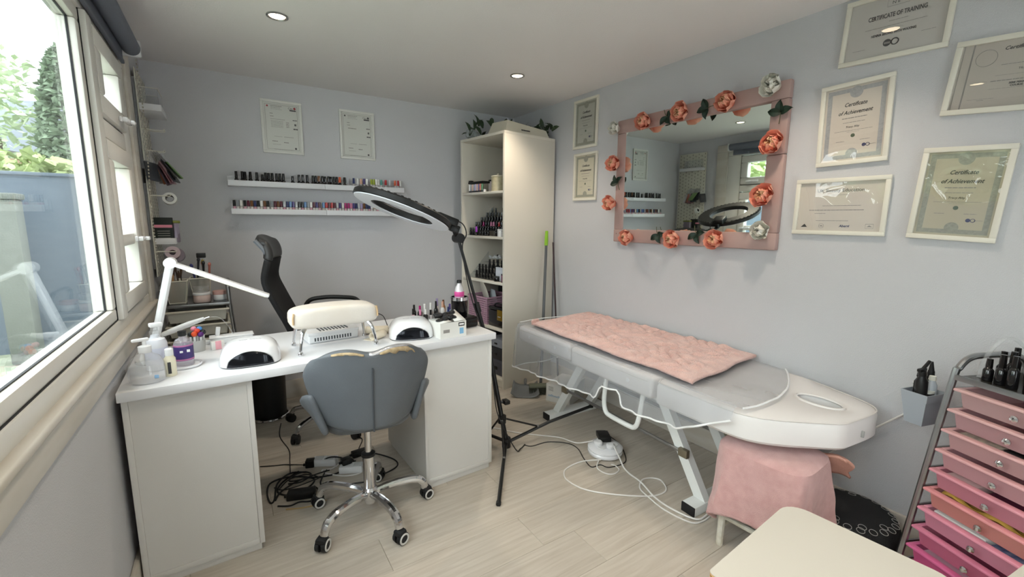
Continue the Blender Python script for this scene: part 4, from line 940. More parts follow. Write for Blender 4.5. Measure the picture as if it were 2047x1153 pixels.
def rose(x, y, kind, s=1.0, seed=0, z=.033, tx=0, ty=0):
    rd = random.Random(seed)
    r = bpy.data.objects.new('rose', CUP[kind]); COL.objects.link(r); r.parent = mr
    r.location = (x, y, z); r.scale = (s, s, s); r.rotation_euler = (tx, ty, rd.uniform(0, 6))
    r['label'] = f'{"coral and peach" if kind == "coral" else "white"} fabric rose'
    bd_ = bpy.data.objects.new('rose_heart', BUD[kind]); COL.objects.link(bd_); bd_.parent = r
    for ring, (n, rad, zz, pitch) in enumerate(((6, .010, .002, 28), (6, .0095, .005, 50), (6, .008, .008, 68), (5, .0055, .010, 80))):
        for k in range(n):
            a = 2*PI*k/n+ring*.5+rd.uniform(-.15, .15)
            o = bpy.data.objects.new('petal', PET[kind][ring]); COL.objects.link(o); o.parent = r
            o.matrix_local = Matrix.Rotation(a, 4, 'Z') @ Matrix.Translation((0, rad, zz)) @ Matrix.Rotation(R(pitch+rd.uniform(-8, 8)), 4, 'X')
leaf_me = None
def sprig(x, y, rot, seed, s=1.0):
    global leaf_me
    if leaf_me is None:
        o = MB().grid(lambda u, v: ((u*2-1)*.019*math.sin(PI*min(1, .08+.92*v))**.8*(1-.25*v), .052*v, .006*abs(u*2-1)+.010*math.sin(PI*v)), 4, 7).build('l', M_leaf, None); leaf_me = o.data; bpy.data.objects.remove(o)
    st = MB().tube(cr([(-.0, -.045, .002), (.002, -.02, .006), (0, 0, .004)], 4), .0016, 5).build('leaf_sprig', mat('stem_green', '5b5a3c', .6), mr)
    st.location = (x, y, .034); st.rotation_euler = (0, 0, rot); st.scale = (s, s, s)
    for a in (-75, 5, 80):
        o = bpy.data.objects.new('leaf', leaf_me); COL.objects.link(o); o.parent = st; o.rotation_euler = (R(8), R(random.Random(seed+a).uniform(-12, 12)), R(a))
def mp(yy, zz): return ((MY0+MY1)/2-yy, zz-(MZ0+MZ1)/2)
rs = 1.28
for i, (yy, zz, k, s_) in enumerate(((2.207, 1.942, 'white', 1.0), (1.958, 1.946, 'coral', 1.25), (1.692, 1.954, 'coral', 1.25), (1.414, 1.94, 'coral', 1.25), (1.184, 1.971, 'white', 1.15), (1.165, 1.695, 'coral', 1.25), (1.185, 1.45, 'coral', 1.25),
        (1.189, 1.283, 'white', 1.0), (1.422, 1.229, 'coral', 1.2), (1.692, 1.23, 'coral', 1.2), (2.052, 1.223, 'coral', 1.2), (2.216, 1.451, 'coral', 1.2), (2.203, 1.71, 'coral', 1.2))):
    x, y = mp(yy, zz); rose(x, y, k, s_*1.85, i, tx=R(random.uniform(-10, 10)), ty=R(random.uniform(-10, 10)))
for i, (yy, zz, a) in enumerate(((1.812, 1.949, -150), (1.549, 1.944, 100), (1.156, 1.847, -5), (2.191, 1.59, 20), (1.829, 1.249, -160), (1.56, 1.26, 200))):
    x, y = mp(yy, zz); sprig(x, y, R(a), i, 1.15)

# ================================================================== TALL CABINET
ca = T('tall_cabinet', 'tall white open shelving cabinet in the far corner', 'cabinet', (1.75, 2.83, 0), R(8))
# local: x = depth (towards the right wall), y = along the open front, front at x=0
CW, CDp, CH = .57, .53, 1.982
M_cab = mat('cabinet_white_foil', 'ded8cb', .5, bump=.04, bscale=300)
def cp(name, lo, hi, r=.001): return MB().rbox(lo, hi, r).build(name, M_cab, ca)
cp('side_panel', (0, 0, 0), (CDp, .019, CH-.02)); cp('side_panel', (0, CW-.019, 0), (CDp, CW, CH-.02)); cp('top_panel', (0, 0, CH-.02), (CDp, CW, CH))
cp('back_panel', (CDp-.006, .019, .05), (CDp-.001, CW-.019, CH-.02)); cp('plinth', (.02, .019, 0), (.036, CW-.019, .06)); cp('bottom_panel', (.003, .019, .06), (CDp-.007, CW-.019, .079))
SHZ = (1.554, 1.207, .853, .483)
for z in SHZ: cp('shelf', (.003, .0195, z-.019), (CDp-.007, CW-.0195, z))
CM = Matrix.Translation((1.75, 2.83, 0)) @ Matrix.Rotation(R(8), 4, 'Z')
def cl_(x, y, z): return tuple(CM @ V((x, y, z)))
# top shelf: row of lipstick tubes, jar with lid, black canister, cotton bag jars
tr_ = T('colour_stand', 'clear rack with black top bar on the top cabinet shelf', 'rack', cl_(.03, .30, SHZ[0]), R(8))
MB().box((0, 0, 0), (.07, .20, .003)).box((0, 0, .003), (.003, .20, .03)).build('tray', M_acryl, tr_)
MB().rbox((-.004, -.004, .072), (.066, .20, .088), .003).rbox((.0, .17, .088), (.03, .2, .1), .003).build('lid', M_black, tr_)
for i, c in enumerate(('white', 'grey', 'peach', 'grey', 'lilac', 'peach', 'purple', 'orange', 'green')):
    o = T('colour_tube', f'{c} colour tube, {nth(8-i)} from right in the rack on the top cabinet shelf', 'tube', cl_(.034, .488-i*.0212, SHZ[0]+.003), 0, 'tubes in the rack on the top cabinet shelf')
    MB().lathe([(.001, 0), (.0088, 0), (.009, .002), (.009, .064), (.001, .066)], 10).build('tube_body', PC[c], o); MB().lathe([(.0092, .001), (.0094, .002), (.0094, .012), (.0092, .013)], 10, ring=True).build('tube_base', M_black, o)
def jar(label, x, y, z, r_, h, body, lid, lidh=.012, nm='jar', knob=False, loc=None):
    t = T(nm, label, 'jar', loc or cl_(x, y, z))
    MB().lathe([(.001, 0), (r_*.94, 0), (r_, .004), (r_, h-.006), (r_*.92, h)], 20).build('jar_body', body, t)
    MB().lathe([(r_*1.0, h-.002), (r_*1.04, h), (r_*1.04, h+lidh-.002), (r_*.9, h+lidh), (.001, h+lidh)], 20).build('lid', lid, t)
    if knob: MB().ell((0, 0, h+lidh+.008), (.012, .012, .010), 10, 6).build('knob', lid, t)
    return t
jar('cream ceramic jar with domed knob lid on the top cabinet shelf', .10, .195, SHZ[0], .055, .115, mat('jar_cream_pattern', 'cfc7a8', .4, col2='b5ab8a', vscale=40), mat('lid_cream', 'd9d2bb', .4), .01, 'lidded_jar', True)
jar('black canister behind the cream jar on the top cabinet shelf', .12, .085, SHZ[0], .045, .12, M_black, M_black, .012, 'canister')
jar('white round pot low beside the cream jar on the top cabinet shelf', .035, .285, SHZ[0], .012, .018, M_plastic, M_plastic, .004, 'small_pot')
for i, (x, y, r_, h, c) in enumerate(((.20, .40, .03, .10, 'd9cfcf'), (.24, .34, .03, .13, 'a46a78'), (.28, .27, .033, .16, 'b7a9a4'), (.33, .21, .03, .19, '77777f'), (.30, .14, .034, .20, '8a7f8a'), (.36, .09, .03, .17, 'c98252'), (.24, .44, .026, .08, 'c7cac6'))):
    jar(['pale clear tub at the far left back of the top cabinet shelf', 'wine-tinted tub at the back of the top cabinet shelf', 'clear tub with dark lid behind the cream jar on the top shelf', 'smoky tub, tallest at the back of the top cabinet shelf', 'mauve tub behind the black canister on the top shelf', 'orange tub at the back right of the top cabinet shelf', 'small clear pot at the back left of the top cabinet shelf'][i], x, y, SHZ[0], r_, h, mat('tub_'+c, c, .3), M_clear if i % 2 else M_dgrey, .012, 'storage_tub')
# tiered polish stands on shelves 2 and 3
def tier_stand(z, rows, dy, name_sh, y0, y1):
    t = T('tiered_stand', f'clear acrylic tiered polish stand on the {name_sh} cabinet shelf', 'stand', cl_(.03, y0, z), R(8))
    n = len(rows)
    for k in range(n): MB().box((.0+k*.058, 0, k*.040), (.0565+k*.058, y1-y0, k*.040+.0025)).build('step', M_acryl, t)
    for yy in (0, y1-y0-.003):
        MB().add([(0, yy, 0), (n*.058, yy, 0), (n*.058, yy, n*.040+.05), (.05, yy, .03), (0, yy+.003, 0), (n*.058, yy+.003, 0), (n*.058, yy+.003, n*.040+.05), (.05, yy+.003, .03)], [(3, 2, 1, 0), (4, 5, 6, 7), (0, 1, 5, 4), (1, 2, 6, 5), (2, 3, 7, 6), (3, 0, 4, 7)]).build('side_cheek', M_acryl, t, smooth=0)
    for k, (cnt, gaps, cap) in enumerate(rows):
        for i in range(cnt):
            if i in gaps: continue
            yy = y1-.018-i*(y1-y0-.036)/(cnt-1)
            c = cap if isinstance(cap, str) else cap.get(i, 'black')
            polish('polish_bottle', f'{c}-capped polish, {nth(i)} from left on {"lowest" if k == 0 else nth(k)+" raised"} tier, {name_sh} cabinet shelf', cl_(.058+k*.058, yy, z+k*.040+.003), PC[c], PB['black'], .0115, .036, .034 if k else .026, .0085, group=f'polish bottles in the tiered stand on the {name_sh} cabinet shelf', n=10)
tier_stand(SHZ[1], [(14, (8, 9), 'black'), (14, (), {2: 'black', 3: 'magenta', 6: 'pink', 7: 'pink', 9: 'red'}), (13, (), 'black'), (12, (), 'black'), (10, (2, 6), 'black')], 0, 'second', .05, .53)
polish('polish_bottle', 'bright violet tall polish bottle at the front of the second cabinet shelf', cl_(.036, .402, SHZ[1]), mat('cap_violet', 'b44fd0', .3), PB['black'], .009, .03, .045, .008)
jar('small white printed pot at the front right of the second cabinet shelf', .036, .085, SHZ[1], .026, .05, M_plastic, M_plastic, .008, 'white_pot')
tier_stand(SHZ[2], [(12, (0, 1, 10, 11), 'black'), (11, (0,), 'black'), (9, (0, 1, 7), 'black'), (7, (0, 1), 'black')], 0, 'third', .05, .53)
bx = T('display_box', 'black display box on top of the stand on the third cabinet shelf', 'box', cl_(.29, .22, SHZ[2]+.20), R(8)); MB().rbox((-.05, -.09, 0), (.05, .09, .05), .004).rbox((-.052, -.085, .02), (-.05, .085, .026), .0005).build('carton', M_black, bx)
for i, (x, y, z, s_) in enumerate(((.20, .40, .155, .02), (.22, .35, .158, .022), (.28, .09, .2, .03))):
    o = T('tissue_wad', ['crumpled white cotton wad at far left on the third shelf stand', 'crumpled white cotton wad beside the far left one on the third shelf', 'crumpled clear bag at the back right of the third shelf'][i], 'cotton', cl_(x, y, SHZ[2]+z)); rdd = random.Random(i)
    q = MB()
    for k in range(6): q.ell((rdd.uniform(-s_, s_), rdd.uniform(-s_, s_), rdd.uniform(0, s_)), (s_*.7, s_*.6, s_*.5), 8, 6)
    q.build('wad', mat('cotton_white', 'd9dbdc', .9, bump=.6, bscale=90), o)
cd_ = T('white_card', 'curved white card propped on the third cabinet shelf', 'card', cl_(.03, .085, SHZ[2]), R(8))
MB().grid(lambda u, v: (.02*math.sin(u*2.4), u*.10-.03, .004+v*.11), 8, 2).build('sheet', mat('card_white', 'd8dbe4', .6), cd_, solid=.001)
jar('pink and black printed tub at the front right of the third cabinet shelf', .04, .05, SHZ[2], .020, .058, mat('tub_pink_black', 'b75a86', .4, col2='1d1a1e', vscale=30), M_black, .01, 'printed_tub')
jar('small dark glass jar at the front of the third cabinet shelf', .045, .14, SHZ[2], .026, .03, M_blackg, M_dgrey, .012, 'dark_jar')
# fourth shelf: pink basket, white plate-like fans, black case with gold clasp
bk_ = T('pink_basket', 'large pink woven plastic basket on the fourth cabinet shelf', 'basket', cl_(.03, .25, SHZ[3]), R(8))
M_bas = mat('basket_pink', 'b995a6', .6, col2='a57e92', vscale=90, stretch=(1, 1, 1))
q = MB(); A1, B1, H1 = .28, .26, .225
q.box((0, 0, 0), (A1, B1, .006)); q.build('basket_floor', M_bas, bk_)
sl = MB()
for k in range(12):
    z = .008+k*.0182
    sl.box((0, 0, z), (.006, B1, z+.013)).box((A1-.006, 0, z), (A1, B1, z+.013)).box((.006, 0, z), (A1-.006, .006, z+.013)).box((.006, B1-.006, z), (A1-.006, B1, z+.013))
for k in range(12):
    yy = .004+k*(B1-.014)/11; sl.box((.0015, yy, .006), (.0045, yy+.006, H1-.006))
sl.build('woven_slats', M_bas, bk_)
MB().rbox((-.006, -.006, H1-.014), (A1+.006, 0, H1), .002).rbox((-.006, B1, H1-.014), (A1+.006, B1+.006, H1), .002).rbox((-.006, 0, H1-.014), (0, B1, H1), .002).rbox((A1, 0, H1-.014), (A1+.006, B1, H1), .002).build('rim', M_bas, bk_)
for i, (y, rz, lab) in enumerate(((.40, 30, 'pale oval fan sticking up out of the pink basket, larger one'), (.33, -20, 'silvery white folded card in the pink basket'))):
    o = T('pale_fan' if i == 0 else 'folded_card', lab, 'fan' if i == 0 else 'card', cl_(.10+.03*i, y-.03, SHZ[3]+.07), R(8))
    if i == 0: MB().lathe([(.001, -.003), (.09, -.003), (.095, 0), (.09, .003), (.001, .003)], 28, M=Matrix.Translation((0, .0, .175)) @ Matrix.Rotation(R(72), 4, 'Y') @ Matrix.Rotation(R(20), 4, 'X') @ Matrix.Diagonal((1.25, 1, 1, 1))).build('blade', mat('fan_cream', 'd6d2c6', .6), o)
    else: MB().add([(0, -.02, .06), (0, .06, .06), (.0, .03, .21), (.02, -.05, .06), (.02, -.0, .2)], [(0, 1, 2), (3, 0, 2, 4)]).build('sheet', mat('card_silver', 'c3cad2', .35), o, solid=.001)
    if i == 0: MB().cyl((0, 0, .0), (0, 0, .09), .008, n=8).build('grip', M_cream, o)
bkc = T('black_case', 'black vanity case with gold clasp on the fourth cabinet shelf', 'case', cl_(.03, .03, SHZ[3]), R(8))
MB().rbox((0, 0, 0), (.24, .205, .135), .01, 2).build('case_body', M_blackg, bkc); MB().rbox((-.002, -.0, .137), (.24, .205, .165), .01, 2).build('case_lid', M_blackg, bkc)
MB().tube(cr([(.03, .05, .165), (.035, .07, .185), (.035, .14, .185), (.03, .16, .165)], 4), .006, 6).build('case_handle', M_black, bkc)
MB().rbox((-.006, .02, .06), (0, .085, .145), .002).build('gold_clasp_plate', mat('gold', '9c7d2c', .35, .8), bkc); MB().rbox((-.010, .035, .088), (-.005, .07, .096), .001).build('clasp_tongue', M_chrome, bkc)
bn = T('dark_backdrop_bag', 'black bag stuffed behind the basket on the fourth cabinet shelf', 'bag', cl_(.40, .28, SHZ[3]), R(8))
MB().rbox((-.07, -.22, 0), (.09, .22, .30), .04, 3).build('bag_body', mat('black_nylon', '15171f', .7, bump=.6, bscale=20), bn)
# bottom compartments: grey boxes and dark stuff
for i, (y0, z0, w_, h, c, lab) in enumerate(((.04, .079, .22, .13, '4a4b55', 'dark grey storage box at the bottom of the cabinet, lower right'), (.05, .21, .20, .10, '2a2b30', 'black storage box stacked on the dark grey one in the cabinet'), (.06, .312, .17, .07, '8c8f98', 'light grey tin on top of the stacked cabinet boxes'), (.29, .079, .22, .25, '3a3540', 'dark plum storage box at the bottom of the cabinet, far side'))):
    o = T('storage_box', lab, 'box', cl_(.04, y0, z0), R(8)); MB().rbox((0, 0, 0), (.32, w_, h-.02), .006).build('box_body', mat('box_'+c, c, .5), o); MB().rbox((-.004, -.004, h-.022), (.324, w_+.004, h), .004).build('lid', mat('box_'+c, c, .5), o)
    MB().rbox((-.007, w_*.4, h*.35), (-.001, w_*.6, h*.55), .002).build('handle', M_black, o)
# on top of the cabinet
o = T('white_carton', 'long flat white carton lying on top of the tall cabinet', 'box', cl_(.035, .03, CH), R(8))
MB().add([(.0, 0, 0), (.46, .0, 0), (.46, .22, 0), (.0, .22, 0), (.035, .02, .088), (.44, .02, .062), (.44, .2, .062), (.035, .20, .092)], [(3, 2, 1, 0), (4, 5, 6, 7), (0, 1, 5, 4), (1, 2, 6, 5), (2, 3, 7, 6), (3, 0, 4, 7)]).build('carton', mat('carton_cream', 'd0cab9', .6, var=.05), o, smooth=0)
bars(o, [(.15, 0, .09, .01)], M_ink)
for ob in [c for c in bpy.data.objects if c.parent == o and c.name.startswith('printed')]:
    ob.matrix_local = Matrix.Translation((.05, .0045, .028)) @ Matrix.Rotation(R(72), 4, 'X')
fg = T('artificial_garland', 'dark green artificial leaf garland heaped on top of the cabinet', 'garland', cl_(0, 0, CH), R(8)); rdd = random.Random(11)
MB().tube(cr([(.06, .42, .012), (.12, .36, .02), (.2, .30, .03), (.3, .32, .05), (.4, .28, .05), (.48, .2, .03), (.5, .06, .012)], 5), .006, 6).build('stem', M_leaf, fg)
lm = MB().grid(lambda u, v: ((u*2-1)*.012*math.sin(PI*min(1, .1+.9*v)), .06*v, .012*math.sin(PI*v)), 2, 4).build('leaf', mat('garland_green', '3c4f35', .6, col2='23301f', vscale=20), fg)
MB().tube(cr([(.05, .45, .006), (.03, .5, .012)], 4), .004, 5).build('stem_end', M_leaf, fg)
lme = lm.data; spots = [(.06, .44), (.03, .47), (.10, .40), (.05, .38), (.16, .34), (.22, .3), (.3, .28), (.34, .26), (.38, .26), (.42, .24), (.45, .2), (.48, .15), (.5, .1), (.5, .05), (.49, .02), (.28, .26), (.33, .3), (.4, .3), (.24, .28), (.44, .15), (.47, .08)]
for i, (x, y) in enumerate(spots):
    for k in range(3):
        ob = lm if i == 0 and k == 0 else bpy.data.objects.new('leaf', lme)
        if ob is not lm: COL.objects.link(ob); ob.parent = fg
        ob.location = (x+rdd.uniform(-.02, .02), y+rdd.uniform(-.02, .02), rdd.uniform(.02, .10)); ob.scale = (1.5, 1.5, 1.5); ob.rotation_euler = (rdd.uniform(.1, 1.2), rdd.uniform(-.4, .4), rdd.uniform(0, 6.28))
o = T('clear_bag', 'crumpled clear plastic bag at the front of the cabinet top', 'bag', cl_(.06, .50, CH), R(8))
MB().ell((0, 0, .046), (.05, .05, .045), 12, 8).ell((.03, -.03, .035), (.035, .03, .03), 10, 6).build('bag_body', thin('crumpled_film', (.9, .92, .92), body=.25, bcol='c9cfcf', refl=1.2, wave=.9), o)

# ================================================================== TREATMENT BED
BR_ = R(-1.7)
bd = T('treatment_bed', 'white vinyl treatment bed with face hole along the right wall', 'bed', (1.935, 1.5, 0), BR_)
BM = Matrix.Translation((1.935, 1.5, 0)) @ Matrix.Rotation(BR_, 4, 'Z')
HWB = .33
def pad(name, y0, y1, z0, z1):
    p = MB().rbox((-HWB, y0, z0), (HWB, y1, z1), .022, 4).build(name, M_bed, bd)
    MB().tube([(-HWB-.001, y0+.03, z1-.022), (-HWB-.001, y1-.03, z1-.022)], .0022, 5).build('piping', mat('piping_white', 'cfcac6', .4), p)
    for k in range(2 if y1 > .5 else 1):
        yy = y0+(.25+.5*k)*(y1-y0); MB().lathe([(.001, .003), (.009, .003), (.010, .0), (.009, -.001), (.001, -.001)], 12, M=Matrix.Translation((-HWB-.0005, yy, (z0+z1)/2)) @ Matrix.Rotation(R(-90), 4, 'Y')).build('button', M_plastic, p)
    return p
pad('foot_cushion', .379, .94, .515, .620); pad('middle_cushion', -.232, .374, .505, .612)
# head cushion: tapered, with an oval face hole
ol = cr([(-.33, -.237, 0), (-.33, -.45, 0), (-.325, -.64, 0), (-.27, -.74, 0), (-.16, -.835, 0), (-.085, -.892, 0), (-.03, -.905, 0), (.12, -.915, 0), (.19, -.90, 0), (.235, -.85, 0), (.275, -.74, 0), (.315, -.60, 0), (.33, -.48, 0), (.33, -.237, 0)], 4)
hc = V((.075, -.745, 0)); NN = 72
def outer(a):
    d = V((math.cos(a), math.sin(a), 0)); best = 0
    for i in range(len(ol)):
        p, q = ol[i]-hc, ol[(i+1) % len(ol)]-hc; e = q-p; den = d.x*e.y-d.y*e.x
        if abs(den) < 1e-9: continue
        t = (p.x*e.y-p.y*e.x)/den; s_ = (p.x*d.y-p.y*d.x)/den
        if t > 0 and -.001 <= s_ <= 1.001: best = max(best, t)
    return best
angs = [2*PI*k/NN for k in range(NN)]; outs = [outer(a) for a in angs]; ins = [1/math.sqrt((math.cos(a)/.052)**2+(math.sin(a)/.085)**2) for a in angs]
rings = [(0, 0, .500), (1, -.012, .500), (1, 0, .512), (1, 0, .588), (1, -.006, .600), (1, -.018, .606), (0, .020, .607), (0, .006, .602), (0, 0, .592)]
mb = MB(); vs = []
for (io, off, z) in rings:
    for k in range(NN):
        r_ = (outs[k] if io else ins[k])+off; vs.append((hc.x+r_*math.cos(angs[k]), hc.y+r_*math.sin(angs[k]), z))
fs = []
for i in range(len(rings)):
    j = (i+1) % len(rings)
    for k in range(NN): fs.append((i*NN+k, i*NN+(k+1) % NN, j*NN+(k+1) % NN, j*NN+k))
mb.add(vs, fs); hp_ = mb.build('head_cushion', M_bed, bd)
MB().tube([(hc.x+(outs[k]-.004)*math.cos(angs[k]), hc.y+(outs[k]-.004)*math.sin(angs[k]), .604) for k in range(NN)], .0025, 5, closed=True).build('piping', MATS['piping_white'], hp_)
MB().tube([(hc.x+ins[k]*1.02*math.cos(angs[k]), hc.y+ins[k]*1.02*math.sin(angs[k]), .604) for k in range(NN)], .006, 6, closed=True).build('face_hole_rim', M_bed, hp_)
MB().rbox((.03, -.921, .535), (.036, -.912, .56), .001).build('care_tag', mat('tag_grey', '9a9a98', .6), hp_)
# steel frame
MB().rbox((-.25, -.60, .475), (-.215, .85, .505), .003).build('side_rail', M_bedm, bd); MB().rbox((.215, -.60, .475), (.25, .85, .505), .003).build('side_rail', M_bedm, bd)
for yy in (-.40, .72):
    s_ = 1 if yy < 0 else -1
    MB().rbox((-.235, yy-.035, 0), (.235, yy+.035, .045), .003).build('floor_bar', M_bedm, bd)
    for sx in (-1, 1): MB().rbox((sx*.238-.004, yy-.0345, .0005), (sx*.238+.004, yy+.0345, .0445), .002).build('end_cap', M_rub, bd)
    for sx in (-.14, .14):
        MB().add([(sx-.02, yy-.03, .045), (sx+.02, yy-.03, .045), (sx+.02, yy+.03, .045), (sx-.02, yy+.03, .045), (sx-.02, yy+s_*.27-.03, .476), (sx+.02, yy+s_*.27-.03, .476), (sx+.02, yy+s_*.27+.03, .476), (sx-.02, yy+s_*.27+.03, .476)], [(3, 2, 1, 0), (4, 5, 6, 7), (0, 1, 5, 4), (1, 2, 6, 5), (2, 3, 7, 6), (3, 0, 4, 7)]).build('slanted_leg', M_bedm, bd, smooth=0)
    MB().rbox((-.25, yy+s_*.27-.03, .470), (.25, yy+s_*.27+.03, .490), .002).build('cross_rail', M_bedm, bd)
for sx in (-.165, .165):
    MB().cyl((sx, -.30, .235), (sx, .62, .235), .009, n=10).build('tie_rod', M_steel, bd)
    for yy in (-.31, .61): MB().rbox((sx-.014, yy-.02, .215), (sx+.010, yy+.03, .255), .003).build('rod_bracket', mat('worn_brass', '8c8472', .4, .7), bd)
MB().tube(cr([(-.27, .13, .49), (-.285, .125, .37), (-.288, .105, .312), (-.288, .06, .30), (-.288, -.06, .30), (-.288, -.105, .312), (-.285, -.125, .37), (-.27, -.13, .49)], 5), .0125, 10).build('side_handle', M_bedm, bd)
# sheer cover over the bed, with white elastic hem
cv = T('bed_cover', 'sheer grey see-through cover with white hem draped over the bed', 'cover', (1.935, 1.5, 0), BR_)
hemz = lambda y: .335+(.94-y)*.085 if y > -.40 else (.335+1.34*.085)+(-.40-y)*.55
def side(u, v):
    y = .965-u*1.60; zt = .627; zb = hemz(y)
    if -.07 < y < .10: zb += .075*min(1, (min(y+.07, .10-y))/.03)
    k = v; x = -HWB-.004-.030*k-.010*k*math.sin(y*23)-.006*k*math.sin(y*61+1)
    if v == 0: x = -HWB+.018
    elif v < .15: x = -HWB-.006
    return (x, y, zt+(zb-zt)*(v if v > 0 else 0))
MB().grid(side, 90, 12).build('side_drape', M_cover, cv)
MB().tube([side(i/90, 1) for i in range(91)], .0045, 6).build('hem', M_plastic, cv)
def ctop(u, v):
    x = -HWB+.018+v*(2*HWB-.03); ye = -.655+.10*math.sin(PI*v)*(-.3)+.17*v*v; y = .965+u*(ye-.965)
    return (x, y, .627 - (.006 if y < .37 else 0)+.002*math.sin(x*40+y*17))
MB().grid(ctop, 40, 12).build('top_sheet', M_cover, cv)
MB().tube([V(ctop(1, i/16))+V((0, 0, .003)) for i in range(17)], .0042, 6).build('hem', M_plastic, cv)
def footd(u, v):
    x = -HWB+.01+u*(2*HWB-.05); return (x, .965+.035*v+.012*v*math.sin(x*21), .627+( .31-.627)*v)
MB().grid(footd, 26, 8).build('foot_drape', M_cover, cv); MB().tube([footd(i/26, 1) for i in range(27)], .0042, 6).build('hem', M_plastic, cv)
MB().tube(cr([(-.30, .97, .632), (-.1, .98, .637), (.1, .97, .632), (.25, .94, .633)], 4), .004, 6).build('hem', M_plastic, cv)
# plush throw
th = T('plush_throw', 'pink plush throw spread over the middle of the bed', 'throw', (0, 0, 0))
A, B, C, D = V((1.665, 2.34, .634)), V((2.24, 2.43, .634)), V((2.27, 1.17, .628)), V((1.645, 1.10, .628))
def tf(u, v):
    p = (A*(1-u)+D*u)*(1-v)+(B*(1-u)+C*u)*v
    n = .008*math.sin(p.x*38+5*math.sin(p.y*11))+.007*math.sin(p.y*47+4*math.sin(p.x*19))+.005*math.sin(p.x*93+p.y*67+2*math.sin(p.y*40))
    e = min(u, 1-u, v, 1-v); ed = min(1, e/.06)
    p.x += .006*math.sin(u*17)*(1-ed); p.y += .007*math.sin(v*11)*(1-ed)
    p.z += .014+abs(n)*ed+.004*ed
    return p
MB().grid(tf, 130, 64).build('fabric', M_throw, th, solid=.014)
MB().tube(cr([V(tf(0.0, .02))+V((-.005, -.02, .010)), V(tf(0, .06))+V((-.01, .0, .012)), V(tf(.0, .12))+V((0, .01, .008))], 4), .016, 8).build('rolled_corner', M_throw, th)

# ================================================================== MOP, DUSTPAN, BOX
mo = T('mop', 'grey mop handle with lime green top leaning by the cabinet', 'mop', (1.99, 2.66, 0))
MB().tube([(0, 0, .05), (.155, .165, 1.17)], .0115, 10).build('pole', mat('mop_pole_grey', '5a5c5e', .4), mo)
MB().tube([(.150, .160, 1.135), (.155, .165, 1.17), (.167, .178, 1.25)], [.015, .0155, .012], 10).build('hand_grip', mat('lime_green', '86b82e', .45), mo)
MB().rbox((-.08, -.03, 0), (.08, .03, .045), .012).build('mop_head', mat('mop_grey', '888a8a', .9, bump=.6), mo)
br = T('broom_pole', 'thin dark maroon pole standing behind the mop handle', 'pole', (2.215, 2.72, 0))
MB().tube([(0, 0, .01), (-.005, .10, 1.16)], .007, 8).build('pole', mat('pole_maroon', '3b2a2c', .4), br); MB().cyl((0, 0, 0), (0, 0, .02), .010, n=8).build('tip', M_rub, br)
dp = T('dustpan', 'grey plastic dustpan lying on the floor by the cabinet foot', 'dustpan', (1.80, 2.60, 0), R(-35))
MB().grid(lambda u, v: ((u-.5)*.22*(1-.15*v), v*.16, .006+.045*v*v+.035*(abs(u-.5)*2)**4), 14, 8).build('pan', mat('dustpan_grey', '6f7274', .4), dp, solid=.004)
MB().tube(cr([(0, .15, .05), (0, .2, .055), (0, .28, .045)], 4), .012, 8).build('handle', MATS['dustpan_grey'], dp)
hb = T('hand_brush', 'lime green hand brush with dark bristles under the bed foot', 'brush', (1.98, 2.60, 0), R(-28))
MB().rbox((-.12, -.03, .055), (.03, .03, .08), .01).build('bristle_back', mat('brush_olive', '6c7060', .7), hb); MB().rbox((.02, -.032, .03), (.10, .032, .075), .012).build('grip', mat('lime_yellow', 'b4cc2a', .45), hb)
q = MB()
for i in range(14):
    for j in range(5): q.cyl((-.112+i*.0102, -.024+j*.012, .056), (-.118+i*.0108, -.030+j*.015, 0), .0028, n=4)
q.build('bristles', mat('bristle_dark', '44473c', .8), hb)['kind'] = 'stuff'
cb_ = T('white_carton', 'white carton with blue lettering under the bed foot end', 'box', (1.915, 2.49, 0), math.atan2(-.178, .08))
MB().rbox((0, 0, 0), (.195, .26, .135), .001).build('carton', M_paper, cb_)
text('celltouch', .026, mat('print_blue', '7fb2d6', .5), cb_, None, M=Matrix.Translation((.066, -.0006, .048)) @ Matrix.Rotation(R(90), 4, 'X'))
qq = MB()
for k in range(4): qq.box((.02, -.0008, .085+k*.009), (.06, 0, .088+k*.009)).box((.135, -.0008, .055+k*.018), (.147, 0, .066+k*.018)).box((.155, -.0008, .058+k*.018), (.18, 0, .062+k*.018))
qq.build('printed_marks', M_inkf, cb_)['kind'] = 'stuff'; MB().box((.14, -.0008, .008), (.17, 0, .038)).build('barcode', M_inkf, cb_)

# ================================================================== EXTENSION BLOCK + CABLES
ex = T('extension_reel', 'round white power extension block on the floor under the bed', 'extension block', (1.745, 1.70, 0))
MB().lathe([(.001, .0), (.080, .0), (.098, .010), (.100, .022), (.094, .030), (.100, .036), (.100, .042), (.080, .056), (.001, .058)], 36).build('casing', M_gloss, ex)
for a in (200, 320, 80): MB().lathe([(.001, .056), (.026, .056), (.026, .0605), (.001, .0605)], 16, c=(.045*math.cos(R(a)), .045*math.sin(R(a)), 0)).build('socket', M_plastic, ex)
def plug(label, x, y, z, dx, dy, m):
    t = T('plug', label, 'plug', (x, y, z))
    MB().lathe([(.001, 0), (.022, 0), (.024, .003), (.024, .016), (.017, .022), (.001, .023)], 18).build('plug_body', m, t); MB().tube([(0, 0, .011), (dx*.03, dy*.03, .011)], .006, 8).build('cable_grip', m, t)
plug('white plug on the extension block, nearer the tripod', 1.702, 1.712, .061, -.4, .8, M_plastic)
plug('white plug on the extension block, nearer the camera', 1.735, 1.652, .061, .3, -.9, M_plastic)
ad = T('power_adaptor', 'black power adaptor plugged into the round extension block', 'adaptor', (1.775, 1.745, .0612), R(-30))
MB().rbox((-.035, -.045, 0), (.035, .045, .030), .005).rbox((-.03, .03, .0), (.03, .07, .02), .004).build('adaptor_body', M_black, ad)
